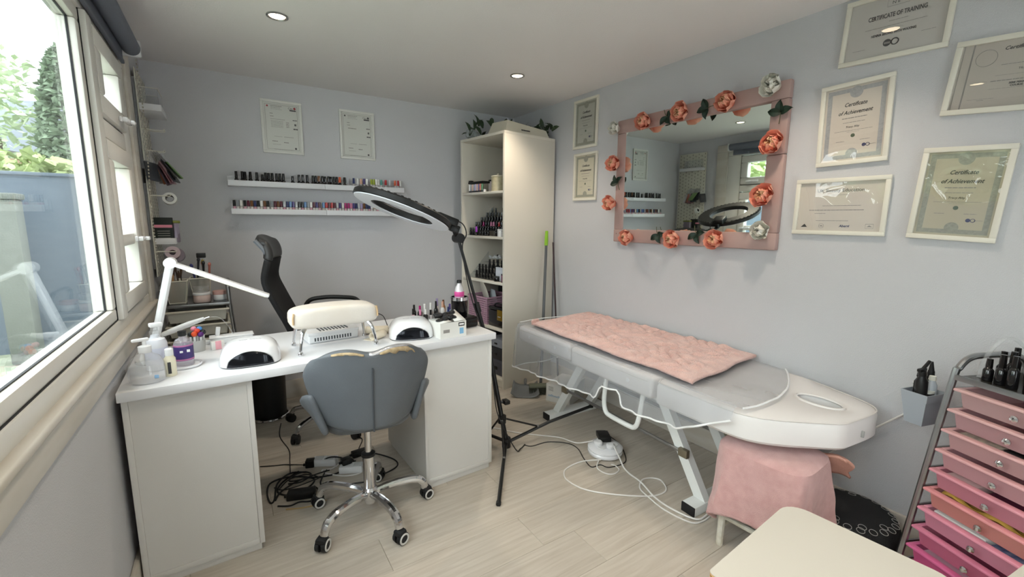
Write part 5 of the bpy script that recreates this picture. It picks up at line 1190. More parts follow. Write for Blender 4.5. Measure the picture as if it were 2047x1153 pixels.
def cable(label, pts, m, r=.0032, z=None, nm='cable', n=6):
    P = [p if len(p) == 3 else (p[0], p[1], z if z is not None else r+.0006) for p in pts]
    return tag(MB().tube(cr(P, n), r, 7).build(nm, m), label, 'cable')
cable('cream power cable looping wide on the floor from the extension block', [(1.66, 1.645, .012), (1.565, 1.698), (1.466, 1.694), (1.412, 1.666), (1.381, 1.602), (1.402, 1.499), (1.485, 1.40), (1.609, 1.301), (1.688, 1.267), (1.753, 1.279), (1.792, 1.344), (1.765, 1.385), (1.702, 1.389, .012), (1.648, 1.356), (1.617, 1.281, .012), (1.612, 1.176), (1.639, 1.06), (1.70, 1.035), (1.80, 1.04), (1.95, 1.0), (2.15, .92), (2.25, .8)], M_cableW, .0036)
cable('thick white cable running from the extension block towards the bed foot bar', [(1.742, 1.628, .073), (1.737, 1.58, .03), (1.722, 1.535), (1.699, 1.468), (1.682, 1.376, .011), (1.651, 1.27), (1.645, 1.17), (1.675, 1.055, .008), (1.772, 1.052), (1.90, 1.05), (2.1, 1.03), (2.24, 1.0)], M_cableW, .0045)
cable('small white cable loop in front of the extension block', [(1.662, 1.66, .01), (1.598, 1.611), (1.591, 1.553), (1.62, 1.517), (1.677, 1.525), (1.693, 1.565), (1.683, 1.59)], M_cableW, .0034)
cable('white cable from the tripod side to the extension plug', [(1.20, 2.37), (1.347, 2.307), (1.417, 2.207), (1.515, 2.099), (1.63, 1.985), (1.66, 1.85, .02), (1.690, 1.745, .072)], M_cableW, .0036)
cable('wavy black cable from the tripod to the black adaptor', [(1.40, 2.02), (1.43, 1.985), (1.54, 1.975), (1.63, 1.90), (1.642, 1.82), (1.597, 1.715), (1.574, 1.63), (1.631, 1.62), (1.654, 1.575), (1.765, 1.565), (1.84, 1.64), (1.855, 1.70, .03), (1.81, 1.74, .075)], M_cableB, .0026)
cable('white cable rising along the right wall behind the bed headrest', [(2.295, 1.0, .02), (2.29, .90, .13), (2.289, .799, .267), (2.289, .729, .361), (2.289, .63, .475), (2.289, .53, .585), (2.289, .45, .66)], M_cableW, .0042)

# ================================================================== UNDER-DESK CLUTTER
bi = T('waste_bin', 'black round bin with chrome base ring behind the desk pedestal', 'bin', (.15, 3.27, 0))
MB().lathe([(.001, .004), (.100, .004), (.104, .01), (.112, .42), (.108, .42), (.100, .02), (.001, .02)], 32).build('bin_body', mat('bin_black', '14181b', .4), bi)
mb = MB(); mb.tube(mb.ring((0, 0, .012), (0, 0, 1), .116, 36), .011, 8, closed=True); mb.build('base_ring', M_chrome, bi)
MB().lathe([(.112, .418), (.116, .42), (.116, .43), (.106, .432), (.106, .42)], 32, ring=True).build('top_rim', M_chrome, bi)
cable('thin black cable trailing down from the bin towards the floor tangle', [(.20, 3.10), (.176, 2.907), (.204, 2.70), (.194, 2.56), (.183, 2.436)], M_cableB, .0028)
cable('brown-black cable running from the pedestal to the first plug', [(.052, 2.587), (.12, 2.555), (.175, 2.533), (.277, 2.441, .014)], M_cableB, .0028)
cable('black cable dropping behind the swivel chair to the adaptor brick', [(.575, 2.66), (.596, 2.60), (.552, 2.50), (.555, 2.455, .012)], M_cableB, .003)
cable('black cable curving from the adaptor brick beside the cabinet-end pedestal', [(.575, 2.40, .015), (.633, 2.371), (.688, 2.27), (.682, 2.20), (.611, 2.165), (.55, 2.17)], M_cableB, .0038)
cable('black cable looped in a large coil under the desk', [(.255, 2.396), (.179, 2.426), (.115, 2.357), (.092, 2.223), (.073, 2.205), (.066, 2.293), (.085, 2.379), (.151, 2.398), (.23, 2.36), (.28, 2.30), (.24, 2.24), (.16, 2.22), (.11, 2.28), (.14, 2.36), (.22, 2.41, .012)], M_cableB, .0042)
cable('black cable crossing the tangle under the desk from the second plug', [(.44, 2.33, .025), (.476, 2.385, .018), (.485, 2.346, .012), (.399, 2.30), (.322, 2.303), (.225, 2.32, .014), (.125, 2.259, .014), (.094, 2.212)], M_cableB, .0042)
cable('black cable lying along the base of the tangle towards the camera', [(.35, 2.36), (.324, 2.313), (.30, 2.24), (.33, 2.18), (.43, 2.16), (.52, 2.13)], M_cableB, .0038)
cable('black cable hooked around the adaptor brick on the floor', [(.10, 2.16), (.15, 2.13, .006), (.19, 2.14), (.24, 2.12), (.29, 2.16), (.27, 2.24)], M_cableB, .0036)
cable('pale cable snaking between the extension sockets under the desk', [(.36, 2.44, .02), (.40, 2.45, .01), (.42, 2.40), (.38, 2.36), (.33, 2.37), (.34, 2.33), (.42, 2.25), (.50, 2.24), (.52, 2.28, .02)], M_cableW, .0036)
cable('black cable bunched in small loops at the heart of the tangle', [(.16, 2.30, .02), (.22, 2.28, .024), (.27, 2.33, .02), (.24, 2.38, .018), (.18, 2.36, .02), (.17, 2.31, .026), (.23, 2.29, .03), (.30, 2.32, .02), (.36, 2.34, .01)], M_cableB, .0036)
cable('thin black cable wound loosely over the adaptor brick under the desk', [(.10, 2.33), (.13, 2.26, .02), (.19, 2.22, .04), (.26, 2.25, .03), (.30, 2.29, .014), (.25, 2.35, .016), (.17, 2.34, .02), (.12, 2.29, .012)], M_cableB, .0028)
cable('black cable arching between the two extension leads under the desk', [(.33, 2.44, .012), (.37, 2.40, .05), (.42, 2.36, .055), (.46, 2.34, .03), (.50, 2.36, .01)], M_cableB, .0036)
cable('yellowish cable end lying under the tangle', [(.13, 2.115), (.19, 2.09), (.26, 2.075), (.30, 2.09)], mat('cable_tan', 'b59a68', .5), .003)
def ext(label, x, y, rz, ln):
    t = T('extension_lead', label, 'extension lead', (x, y, 0), rz)
    MB().rbox((-ln/2, -.028, 0), (ln/2, .028, .038), .006).build('casing', M_plastic, t)
    for k in range(int(ln/.06)): MB().rbox((-ln/2+.014+k*.058, -.02, .037), (-ln/2+.056+k*.058, .02, .041), .002).build('socket', mat('socket_grey', 'c9cac9', .4), t)
ext('white extension lead under the desk, further from the camera', .355, 2.43, R(-28), .13)
ext('white extension lead under the desk, beside the chair base', .462, 2.285, R(-25), .12)
for lab, x, y, z, rz, d in (('black plug beside the further extension lead under the desk', .283, 2.45, 0, R(-20), (.045, .04, .042)), ('black plug pushed into the extension lead beside the chair base', .44, 2.305, .0415, R(10), (.05, .045, .03)), ('black adaptor brick in the cable tangle under the desk', .205, 2.185, 0, R(-18), (.125, .055, .034)), ('black adaptor brick behind the chair column', .545, 2.43, 0, R(5), (.10, .045, .03))):
    o = T('power_adaptor', lab, 'adaptor', (x, y, z), rz); MB().rbox((-d[0]/2, -d[1]/2, 0), (d[0]/2, d[1]/2, d[2]), .005).build('adaptor_body', M_black, o); MB().rbox((-d[0]/2-.014, -.006, .008), (-d[0]/2+.002, .006, .02), .003).build('strain_relief', M_rub, o)

# ================================================================== STOOL WITH TOWELS
st = T('cane_stool', 'low white-painted cane stool hidden under the pink towel', 'stool', (1.745, .80, 0), R(4))
M_cane = mat('white_cane', 'd5d2c6', .55, bump=.5, bscale=40, col2='b9b29f', vscale=30)
for sx in (-1, 1):
    for sy in (-1, 1): MB().tube([(sx*.105, sy*.125, 0), (sx*.10, sy*.12, .42)], .014, 10).build('leg', M_cane, st)
MB().tube([(-.103, -.123, .085), (.103, -.123, .085)], .010, 8).build('stretcher', M_cane, st); MB().tube([(-.103, .123, .085), (.103, .123, .085)], .010, 8).build('stretcher', M_cane, st)
MB().tube([(-.103, -.123, .13), (-.103, .123, .13)], .010, 8).build('stretcher', M_cane, st); MB().tube([(.103, -.123, .13), (.103, .123, .13)], .010, 8).build('stretcher', M_cane, st)
MB().rbox((-.125, -.145, .415), (.125, .145, .440), .012).build('seat', M_cane, st)
tw = T('pink_towel', 'dusty pink terry towel draped over the low stool', 'towel', (1.745, .80, 0), R(4))
def twf(u, v):
    a = 2*PI*u; c, s_ = math.cos(a), math.sin(a); q = .45
    if v < .35: rr = v/.35; drop = 0
    else: rr = 1; drop = (v-.35)/.65
    ex_ = 1+.0*drop; x = (.145+.022*drop)*rr*abs(c)**q*(1 if c >= 0 else -1); y = (.165+.022*drop)*rr*abs(s_)**q*(1 if s_ >= 0 else -1)
    fold = .020*drop*math.sin(a*5+.6)+.010*drop*math.sin(a*11+2)+.005*drop*math.sin(a*19+v*7)+.003*math.sin(a*7+v*23)*drop
    n = V((c, s_, 0)); low = .16+.05*math.sin(a*2+1.9)+.03*math.sin(a+2.6)
    z = .452+.010*(1-rr*rr)-(.452-low)*drop
    if v >= .35 and drop < .12: z += .0
    return (x+n.x*fold, y+n.y*fold, z-.012*max(0, rr-.85)/.15)
MB().grid(twf, 72, 26).build('fabric', M_towel, tw, solid=.008)
MB().tube([V(twf(k/72, .985)) for k in range(72)], .005, 5, closed=True).build('hem', M_towel, tw)
pw = T('peach_towel', 'peach towel corner poking out behind the pink towel', 'towel', (1.930, .705, 0), R(6))
MB().grid(lambda u, v: (-.06+.10*u, -.10+.13*v+.012*math.sin(u*9), .446-.02*u-.12*max(0, u-.25)**1.2+.006*math.sin(v*8)), 14, 10).build('fabric', M_peach, pw, solid=.010)

# ================================================================== POUFFE
pf = T('floor_pouffe', 'low black round pouffe with pale ring pattern beside the towel stool', 'pouffe', (2.055, .625, 0))
MB().lathe([(.001, 0), (.150, 0), (.162, .012), (.165, .06), (.163, .14), (.150, .172), (.10, .182), (.001, .185)], 40).build('cushion_body', mat('black_fabric', '232426', .9, bump=.4, bscale=300), pf)
rq = MB().tube([(.013*math.cos(t), .013*math.sin(t), 0) for t in [2*PI*i/14 for i in range(14)]], .0012, 4, closed=True).build('printed_ring', mat('ring_grey', 'a9a7a5', .7), pf); first = True
def ringat(M, sc_=1.0):
    global first
    o = rq if first else bpy.data.objects.new('printed_ring', rq.data)
    if not first: COL.objects.link(o); o.parent = pf
    first = False; o.matrix_local = M @ Matrix.Scale(sc_, 4)
for ring_r, cnt, off in ((.142, 22, 0), (.122, 9, .3)):
    for k in range(cnt):
        if ring_r < .13 and k > 6: continue
        a = 2*PI*k/cnt+off; ringat(Matrix.Rotation(a, 4, 'Z') @ Matrix.Translation((ring_r, 0, .178 if ring_r < .13 else .1755)) @ Matrix.Rotation(R(11 if ring_r < .13 else 17), 4, 'Y'))
for k in range(20): ringat(Matrix.Rotation(2*PI*k/20, 4, 'Z') @ Matrix.Translation((.1655, 0, .09)) @ Matrix.Rotation(R(90), 4, 'Y'), 1.7)

# ================================================================== CREAM PLYWOOD STOOLS
def seat_stool(label, M, w_, d_, r_=.055, h=.45, rl_=None):
    t = T('plywood_stool', label, 'stool', M=M)
    def rp(w_, d_, r_): 
        pts = []
        q_ = rl_ or r_
        for cx, cy, a0, k_ in ((w_/2-r_, d_/2-r_, 0, r_), (-w_/2+q_, d_/2-q_, 90, q_), (-w_/2+q_, -d_/2+q_, 180, q_), (w_/2-r_, -d_/2+r_, 270, r_)):
            pts += [(cx+k_*math.cos(R(a0+i*15)), cy+k_*math.sin(R(a0+i*15))) for i in range(7)]
        return pts
    for k in range(5): MB().prism(rp(w_-.001*(k % 2), d_-.001*(k % 2), r_), h-.028+k*.0052, h-.028+(k+1)*.0052).build('ply_layer', M_ply if k % 2 else mat('plywood_light', 'cda672', .6), t)
    MB().prism(rp(w_, d_, r_), h-.002, h).build('seat_top', M_cream, t)
    for sx in (-1, 1):
        for sy in (-1, 1): MB().tube([(sx*(w_/2-.05), sy*(d_/2-.05), h-.028), (sx*(w_/2-.02), sy*(d_/2-.02), 0)], [.016, .012], 10).build('leg', mat('beech', 'c79f6a', .5, var=.1), t)
    MB().rbox((-w_/2+.05, -.012, .20), (w_/2-.05, .012, .225), .004).build('stretcher', MATS['beech'], t)
seat_stool('cream-topped plywood stool in the foreground', Matrix.Translation((1.212, .380, 0)) @ Matrix.Rotation(R(4), 4, 'Z'), .475, .40, .06, rl_=.014)
seat_stool('second cream-topped plywood stool, only its corner showing at bottom right', Matrix.Translation((1.560, -.070, 0)) @ Matrix.Rotation(R(-8), 4, 'Z'), .36, .44, .06)

# ================================================================== DRAWER TROLLEYS
def tub(w_, d_, h, t_=.003, lip=.012, taper=.92):
    """open tray, local origin at front-left-bottom of its lip footprint"""
    mb = MB(); a = lip; i = (1-taper)/2
    def pt(fx, fy, z, k): return (a+(w_-2*a)*(fx*(1-2*i*k)+i*k), a*.4+(d_-a)*(fy*(1-2*i*k)+i*k), z)
    o = [pt(0, 0, 0, 1), pt(1, 0, 0, 1), pt(1, 1, 0, 1), pt(0, 1, 0, 1), pt(0, 0, h, 0), pt(1, 0, h, 0), pt(1, 1, h, 0), pt(0, 1, h, 0)]
    c = V((w_/2, d_/2, 0)); inn = [tuple(c+(V((p[0], p[1], 0))-c)*(1-2*t_/w_)+V((0, 0, p[2]+(t_ if p[2] == 0 else 0)))) for p in o]
    mb.add(o+inn, [(3, 2, 1, 0), (0, 1, 5, 4), (1, 2, 6, 5), (2, 3, 7, 6), (3, 0, 4, 7), (8, 9, 10, 11), (12, 13, 9, 8), (13, 14, 10, 9), (14, 15, 11, 10), (15, 12, 8, 11), (4, 5, 13, 12), (5, 6, 14, 13), (6, 7, 15, 14), (7, 4, 12, 15)])
    return mb
def lipf(w_, d_, h, lip=.012):
    mb = MB(); z0, z1 = h-.007, h+.002; e = lip+.003
    mb.rbox((0, -lip*.8, z0), (w_, e, z1), .003).rbox((0, d_-e, z0), (w_, d_, z1), .003).rbox((0, e, z0), (e, d_-e, z1), .003).rbox((w_-e, e, z0), (w_, d_-e, z1), .003); return mb
# ---- pink trolley (its posts are racked over a little)
FD, DD = V((-.41, -.912, 0)), V((.912, -.41, 0))
PT = Matrix(((FD.x, DD.x, 0, 1.944), (FD.y, DD.y, 0, .434), (0, 0, 1, 0), (0, 0, 0, 1)))
pk = T('drawer_trolley', 'pink ten-drawer trolley with metal posts at the right edge', 'trolley', M=PT)
inv = PT.to_3x3().inverted(); ln_ = inv @ V((.092, -.06, 0))*(1/.82)
def SH(z=0): return Matrix(((1, 0, ln_.x, 0), (0, 1, ln_.y, 0), (0, 0, 1, 0), (0, 0, 0, 1)))
TW, TD = .36, .29
def shp(p): return SH() @ V(p)
for sx, nm in ((-.012, 'a'), (TW+.012, 'b')):
    pts = cr([(sx, -.005, .045), (sx, -.005, .40), (sx, -.005, .80), (sx, .004, .845), (sx, .035, .878), (sx, .10, .886), (sx, TD-.06, .88), (sx, TD-.01, .845), (sx, TD, .80), (sx, TD, .40), (sx, TD, .045)], 5)
    MB().tube([shp(p) for p in pts], .0105, 10).build('side_post', M_steel, pk)
    for yy in (-.005, TD):
        p = shp((sx, yy, .03)); MB().cyl(p+V((-.012, 0, -.005)), p+V((.012, 0, -.005)), .025, n=14).build('caster', M_rub, pk)
    for k in range(10):
        p0, p1 = shp((sx, .0, .772-.072*k)), shp((sx, TD, .772-.072*k)); MB().tube([p0, p1], .005, 6).build('drawer_rail', M_steel, pk)
MB().rbox((-.005, -.012, .812), (TW+.005, TD, .820), .002, M=SH()).rbox((-.005, -.014, .808), (TW+.005, -.006, .826), .002, M=SH()).build('top_tray', M_steel, pk)
MB().box((.0, -.004, .820), (TW, TD-.004, .822), M=SH()).build('tray_mat', mat('tray_dark', '2d2b27', .25), pk)
PKC = ['c9a6a6', 'c59c9f', 'c9a1a2', 'cb9da2', 'cc8896', 'd08e86', 'd28ea3', 'cc7391', 'd9659a', 'd06090']
for k in range(10):
    h = .058; z = .782-.072*k-h; m = thin(f'drawer_pink_{k}', (.93, .72, .76), body=.62, bcol=PKC[k], refl=1.0, rough=.15)
    q = tub(TW-.012, TD-.01, h); M = SH() @ Matrix.Translation((.006, -.012, z)); v = MB().add(q.v, q.f, M)
    d = v.build('drawer', m, pk, smooth=0)
    q = lipf(TW-.012, TD-.01, h); v = MB().add(q.v, q.f, M); v.build('rim', mat(f'rim_pink_{k}', ['d3aaa8', 'd3a9a8', 'd4a6a6', 'd4a2a4', 'd3909c', 'd78f92', 'd98ea2', 'cf7d98', 'd46a9a', 'd06090'][k], .4), d)
    kp = M @ V(((TW-.012)*.5, -.004, h*.5)); MB().lathe([(.003, 0), (.004, .004), (.010, .010), (.011, .016), (.007, .021), (.001, .022)], 14, M=Matrix.Translation(kp) @ Matrix.Rotation(R(90), 4, 'X')).build('knob', M_chrome, d)
def inner(label, cat, name, k, x0, x1, y0, y1, h, m):
    z = .782-.072*k-.058+.004; c = SH() @ Matrix.Translation((.006, -.012, z)); M = PT @ Matrix.Translation(c @ V(((x0+x1)/2, (y0+y1)/2, 0)))
    t = T(name, label, cat, M=M); MB().rbox((-(x1-x0)/2, -(y1-y0)/2, 0), ((x1-x0)/2, (y1-y0)/2, h), min(.004, h*.2)).build('carton', m, t); MB().rbox((-(x1-x0)/2+.008, -(y1-y0)/2-.0008, h*.3), (0, -(y1-y0)/2+.0005, h*.75), .0003).build('label_patch', M_inkf, t)
inner('printed cream box in the third pink drawer', 'box', 'small_box', 2, .03, .14, .03, .14, .053, mat('box_cream_print', 'cdbba8', .6, col2='9a8a80', vscale=60))
inner('black flat case in the third pink drawer', 'case', 'flat_case', 2, .15, .32, .03, .16, .056, M_black)
inner('pale pink card pack in the fifth pink drawer, far end', 'box', 'small_box', 4, .03, .12, .03, .14, .05, mat('box_blush', 'd9b6b4', .6))
inner('wine-coloured pouch in the fifth pink drawer', 'pouch', 'pouch', 4, .14, .24, .03, .15, .045, mat('pouch_wine', '5a2438', .6))
inner('white pack in the fifth pink drawer, near end', 'box', 'small_box', 4, .25, .32, .03, .15, .05, M_paper)
inner('white envelope pack in the seventh pink drawer', 'pack', 'envelope_pack', 6, .03, .18, .03, .15, .056, M_paper)
inner('blue and white printed packs in the seventh pink drawer', 'pack', 'printed_pack', 6, .19, .32, .03, .16, .050, mat('pack_blue_print', '8d93ad', .5, col2='3f456b', vscale=50))
inner('pale pack in the ninth pink drawer', 'pack', 'card_pack', 8, .03, .20, .03, .15, .045, mat('pack_pale_pink', 'ddaebf', .6))
z = .782-.072*5-.058; c = SH() @ Matrix.Translation((.006, -.012, z)); yt = T('yellow_cloth', 'mustard yellow cloth stuffed into the sixth pink drawer', 'cloth', M=PT @ Matrix.Translation(c @ V((.174, .12, .004))))
MB().grid(lambda u, v: (-.14+.28*u, -.088+.17*v, .045+.010*math.sin(u*14+v*5)+.006*math.sin(v*17)), 18, 10).build('fabric', mat('mustard_cloth', 'c39a45', .85, var=.15, vscale=20), yt, solid=.006)
MB().rbox((-.13, -.085, 0), (.13, .075, .038), .012).build('folded_bulk', MATS['mustard_cloth'], yt)
# bottles on the trolley top
def pkt(x, y, z): return PT @ (SH() @ V((x, y, z)))
i = 0
for y in (.03, .085, .145, .205):
    for x in (.05, .085, .122, .16, .20, .24, .285):
        if (x, y) in ((.285, .205),): continue
        hb = .045+.012*((i*7) % 3); c = ('black', 'black', 'black', 'black', 'maroon', 'black')[i % 6]
        p = pkt(x+.006*math.sin(i*3), y+.006*math.cos(i*5), .8225); row = {.03: 'front', .085: 'second', .145: 'third', .205: 'back'}[y]
        polish('gel_bottle', f'{c}-capped dark gel bottle, {nth((.05, .085, .122, .16, .20, .24, .285).index(x))} along the {row} row on the pink trolley', tuple(p), PC[c], PB['black'], .0135, hb, .03+.006*((i*5) % 3), .0085, group='dark gel bottles on the pink trolley top', n=12); i += 1
for k, (x, y, hgt) in enumerate(((.07, .235, .115), (.13, .255, .125), (.19, .255, .12), (.25, .255, .11))):
    t = T('clear_pouch', f'clear zip pouch with black and white print, {nth(k)} at the back of the trolley top', 'pouch', tuple(pkt(x, y, .8225)), math.atan2(FD.y, FD.x))
    MB().rbox((-.028, -.006, 0), (.028, .008, hgt), .004).build('pouch_film', M_clear, t); MB().box((-.02, -.0075, hgt*.35), (.016, -.0062, hgt*.85)).build('printed_card', mat('pouch_print', 'c9c6c2', .6, col2='4a3a38', vscale=60), t)
MB()
t = T('clear_organiser', 'curved clear plastic organiser lid on the trolley top', 'organiser', tuple(pkt(.02, .10, .8225)), math.atan2(FD.y, FD.x)); MB().tube(cr([(0, -.05, 0), (.0, -.04, .06), (.005, 0, .12), (.01, .05, .13), (.02, .1, .09)], 4), .006, 6).build('arched_edge', M_clear, t); MB().rbox((-.006, -.055, 0), (.01, .1, .004), .001).build('foot', M_clear, t)
# hanging bin on the trolley side
hbn = T('hanging_bin', 'grey plastic caddy hanging on the side of the pink trolley', 'bin', (2.150, .480, .585), math.atan2(DD.y, DD.x)+.15)
q = MB(); h = .125
def fr_(w0, w1, t_): return [(-w0/2, -w0*.36, 0), (w0/2, -w0*.36, 0), (w0/2, w0*.36, 0), (-w0/2, w0*.36, 0), (-w1/2, -w1*.36, h), (w1/2, -w1*.36, h), (w1/2, w1*.36, h), (-w1/2, w1*.36, h)]
o_ = fr_(.078, .118, 0); i_ = [tuple(V(p)*.95+V((0, 0, .003 if p[2] == 0 else h*.05))) for p in o_]
q.add(o_+i_, [(3, 2, 1, 0), (0, 1, 5, 4), (1, 2, 6, 5), (2, 3, 7, 6), (3, 0, 4, 7), (8, 9, 10, 11), (12, 13, 9, 8), (13, 14, 10, 9), (14, 15, 11, 10), (15, 12, 8, 11), (4, 5, 13, 12), (5, 6, 14, 13), (6, 7, 15, 14), (7, 4, 12, 15)])
q.build('caddy_body', mat('caddy_grey', 'a3a9b1', .5), hbn, smooth=0)
q = MB(); q.box((-.0605, -.0437, h-.028), (.0605, -.0415, h)).build('caddy_band', MATS['caddy_grey'], hbn)
MB().tube([(.03, .04, h), (.03, .055, h+.01), (.06, .06, h-.02)], .004, 6).build('hook', M_steel, hbn)
HB = hbn.matrix_basis if False else (Matrix.Translation((2.150, .480, .585)) @ Matrix.Rotation(math.atan2(DD.y, DD.x)+.15, 4, 'Z'))
def pumpb(label, x, y, body, head, hgt, r_=.016, tilt=0):
    t = T('pump_bottle', label, 'bottle', M=HB @ Matrix.Translation((x, y, .05)) @ Matrix.Rotation(R(tilt), 4, 'Y'))
    MB().lathe([(.001, 0), (r_*.95, 0), (r_, .003), (r_, hgt*.75), (r_*.6, hgt*.85), (r_*.5, hgt*.9)], 14).build('bottle', body, t)
    MB().lathe([(r_*.65, hgt*.88), (r_*.7, hgt*.9), (r_*.6, hgt), (.001, hgt+.002)], 12).build('cap', head, t)
    return t
t = pumpb('black pump bottle with angled nozzle in the grey caddy, outer one', -.028, -.008, M_black, M_black, .16, .0185, -5); MB().rbox((-.022, -.007, .158), (.014, .007, .170), .003).tube([(.0, 0, .166), (.034, 0, .190)], .006, 6).build('nozzle', M_black, t)
pumpb('black spray bottle behind the outer pump bottle in the grey caddy', -.006, .016, M_black, M_black, .14, .0165)
pumpb('white bottle with domed cap in the grey caddy', .012, -.012, mat('label_white_blue', 'bfc7cf', .4), mat('cap_cream', 'e6e6dc', .4), .135, .0165)
t = pumpb('black nozzle bottle at the trolley side of the grey caddy', .034, .012, M_black, M_black, .145, .0165, 4); MB().tube([(0, 0, .14), (-.006, 0, .18)], [.010, .004], 8).build('nozzle', M_black, t)
o = T('black_tin', 'round black tin with cream lid in front inside the grey caddy', 'tin', M=HB @ Matrix.Translation((-.010, -.024, .098))); MB().lathe([(.001, 0), (.018, 0), (.018, .03), (.001, .03)], 16, sy=.45).build('tin_body', M_black, o); MB().lathe([(.0185, .026), (.019, .027), (.019, .034), (.001, .035)], 16, sy=.45).build('lid', mat('cap_cream', 'e6e6dc', .4), o)

# ---- white trolley in the window corner
wt = T('drawer_trolley', 'chrome trolley with pale plastic trays in the window corner', 'trolley', (-.335, 3.08, 0))
WT, WD = .31, .33
for sx, sp in ((-.004, -.0), (WT+.004, .05)):
    for yy in (0, WD):
        MB().tube([(sx+sp, yy, .02), (sx, yy, .80), (sx-.004*(1 if sp else 0), yy+(.0 if yy else .0), .93)], .0095, 10).build('side_post', M_steel, wt)
    MB().tube(cr([(sx-.004*(1 if sp else 0), 0, .92), (sx-.006*(1 if sp else 0), .05, .945), (sx, WD-.05, .945), (sx, WD, .92)], 5), .0095, 8).build('push_bar', M_steel, wt)
    for yy in (0, WD): MB().cyl((sx+sp-.012, yy, .025), (sx+sp+.012, yy, .025), .025, n=12).build('caster', M_rub, wt)
MB().rbox((-.004, -.012, .825), (WT+.006, WD, .842), .003).build('top_tray', M_steel, wt); MB().box((.004, -.004, .842), (WT-.002, WD-.006, .844)).build('tray_mat', mat('smoked_glass', '3c3f44', .12), wt)
for k in range(8):
    z = .738-.085*k; q = tub(WT, WD, .066); o = MB().add(q.v, q.f, Matrix.Translation((0, -.016, z))).build('drawer', mat('tray_pale', ['d4d3c8', 'c3c9cf', 'c9c9c0'][k % 3] if False else 'dcdad0', .45), wt, smooth=0)
    q = lipf(WT, WD, .066); MB().add(q.v, q.f, Matrix.Translation((0, -.016, z))).build('rim', mat('tray_rim', 'd9d5c9', .45), o)
def wl_(x, y, z=.8445): return (-.335+x, 3.08+y, z)
# mesh pots with brushes
M_wire = mat('white_wire_mesh', 'd6d4c8', .5)
def mesh_pot(label, x, y, w0=.075, w1=.105, h=.13):
    t = T('mesh_pot', label, 'pot', wl_(x, y)); fb_ = MB()
    def c(k, z): w_ = w0+(w1-w0)*z/h; return [(-w_/2, -w_/2), (w_/2, -w_/2), (w_/2, w_/2), (-w_/2, w_/2)][k]
    for k in range(4):
        a0, a1 = c(k, .0), c((k+1) % 4, 0); b0, b1 = c(k, h), c((k+1) % 4, h)
        MB().add([(*a0, .002), (*a1, .002), (*b1, h), (*b0, h)], [(0, 1, 2, 3)]).build('mesh_side', thin('fine_mesh', (.8, .8, .79), body=.38, bcol='cdccc4', refl=.2), t)
        fb_.tube([(*a0, .003), (*b0, h)], .002, 5).tube([(*b0, h), (*b1, h)], .0035, 6).tube([(*a0, .003), (*a1, .003)], .0025, 5)
    fb_.build('wire_rim', M_wire, t); MB().box((-w0/2, -w0/2, 0), (w0/2, w0/2, .002)).build('floor', M_wire, t)
mesh_pot('white mesh pot of brushes nearer the window on the corner trolley', .065, .07); mesh_pot('white mesh pot of tools at the back of the corner trolley', .175, .17)
brs = [(.04, .05, .17, 'b98a5a', 8), (.06, .09, .175, 'c9824a', -6), (.075, .06, .165, '2c2622', 10), (.085, .085, .18, '3a2a22', -10), (.05, .075, .16, '8c8278', 4), (.09, .05, .15, 'd6d2c8', -4)]
for k, (x, y, ln2, c, tl) in enumerate(brs):
    ln2 *= 1.25
    t = T('makeup_brush', ['tan-handled', 'orange-handled', 'black-handled', 'dark brown-handled', 'taupe-handled', 'pale-handled'][k]+' brush standing in the mesh pot nearer the window', 'brush', M=Matrix.Translation(wl_(x, y, .8475)) @ Matrix.Rotation(R(tl*.6), 4, 'Y') @ Matrix.Rotation(R((k % 3-1)*5), 4, 'X'))
    MB().tube([(0, 0, 0), (0, 0, ln2*.7), (0, 0, ln2*.78)], [.003, .0045, .004], 8).build('handle', mat('brushh_'+c, c, .4), t); MB().tube([(0, 0, ln2*.77), (0, 0, ln2*.9), (0, 0, ln2)], [.004, .0065, .003], 8).build('bristle_tip', mat('brush_hair', '4a3a30', .9), t)
tl2 = [(.15, .15, .19, '24242a', 10), (.165, .19, .16, '3c3f78', -14), (.185, .15, .175, '1d1d1f', 6), (.20, .19, .17, 'b8745c', -4), (.21, .16, .165, 'b06a5e', 8), (.195, .175, .18, '8a7a3a', 0)]
for k, (x, y, ln2, c, tl) in enumerate(tl2):
    ln2 *= 1.25
    t = T('salon_tool', ['black comb-like', 'indigo-handled', 'slim black', 'copper-handled', 'rose gold', 'olive-handled'][k]+' tool standing in the back mesh pot on the corner trolley', 'tool', M=Matrix.Translation(wl_(x, y, .8475)) @ Matrix.Rotation(R(tl*.6), 4, 'Y') @ Matrix.Rotation(R((k % 3-1)*4), 4, 'X'))
    MB().tube([(0, 0, 0), (0, 0, ln2*.6), (0, 0, ln2)], [.004, .005, .0065], 8).build('handle', mat('toolh_'+c, c, .35, .2), t); MB().ell((0, 0, ln2), (.009, .005, .014), 8, 6).build('tip', mat('toolh_'+c, c, .35, .2), t)
jar('pink-based jar with clear lid on the front of the corner trolley', 0, 0, 0, .042, .045, mat('jar_blush', 'd9c3bd', .4), M_plastic, .012, 'cosmetic_jar', loc=wl_(.18, .045)); 
jar('clear domed jar stacked on the pink-based jar', 0, 0, 0, .038, .032, M_clear, M_clear, .006, 'clear_jar', loc=wl_(.18, .045, .8445+.0575))
jar('white cream tub with blush lid near the chrome post of the corner trolley', 0, 0, 0, .036, .035, M_plastic, mat('lid_blush', 'c9a098', .5), .02, 'cream_tub', loc=wl_(.268, .09))
bt_ = T('clear_bottle', 'tall clear bottle with black square cap at the back of the corner trolley', 'bottle', wl_(.185, .27)); MB().lathe([(.001, 0), (.03, 0), (.032, .004), (.032, .20), (.018, .225), (.014, .245)], 18).build('bottle', M_clear, bt_); MB().rbox((-.024, -.02, .243), (.024, .02, .272), .003).build('cap', M_black, bt_)

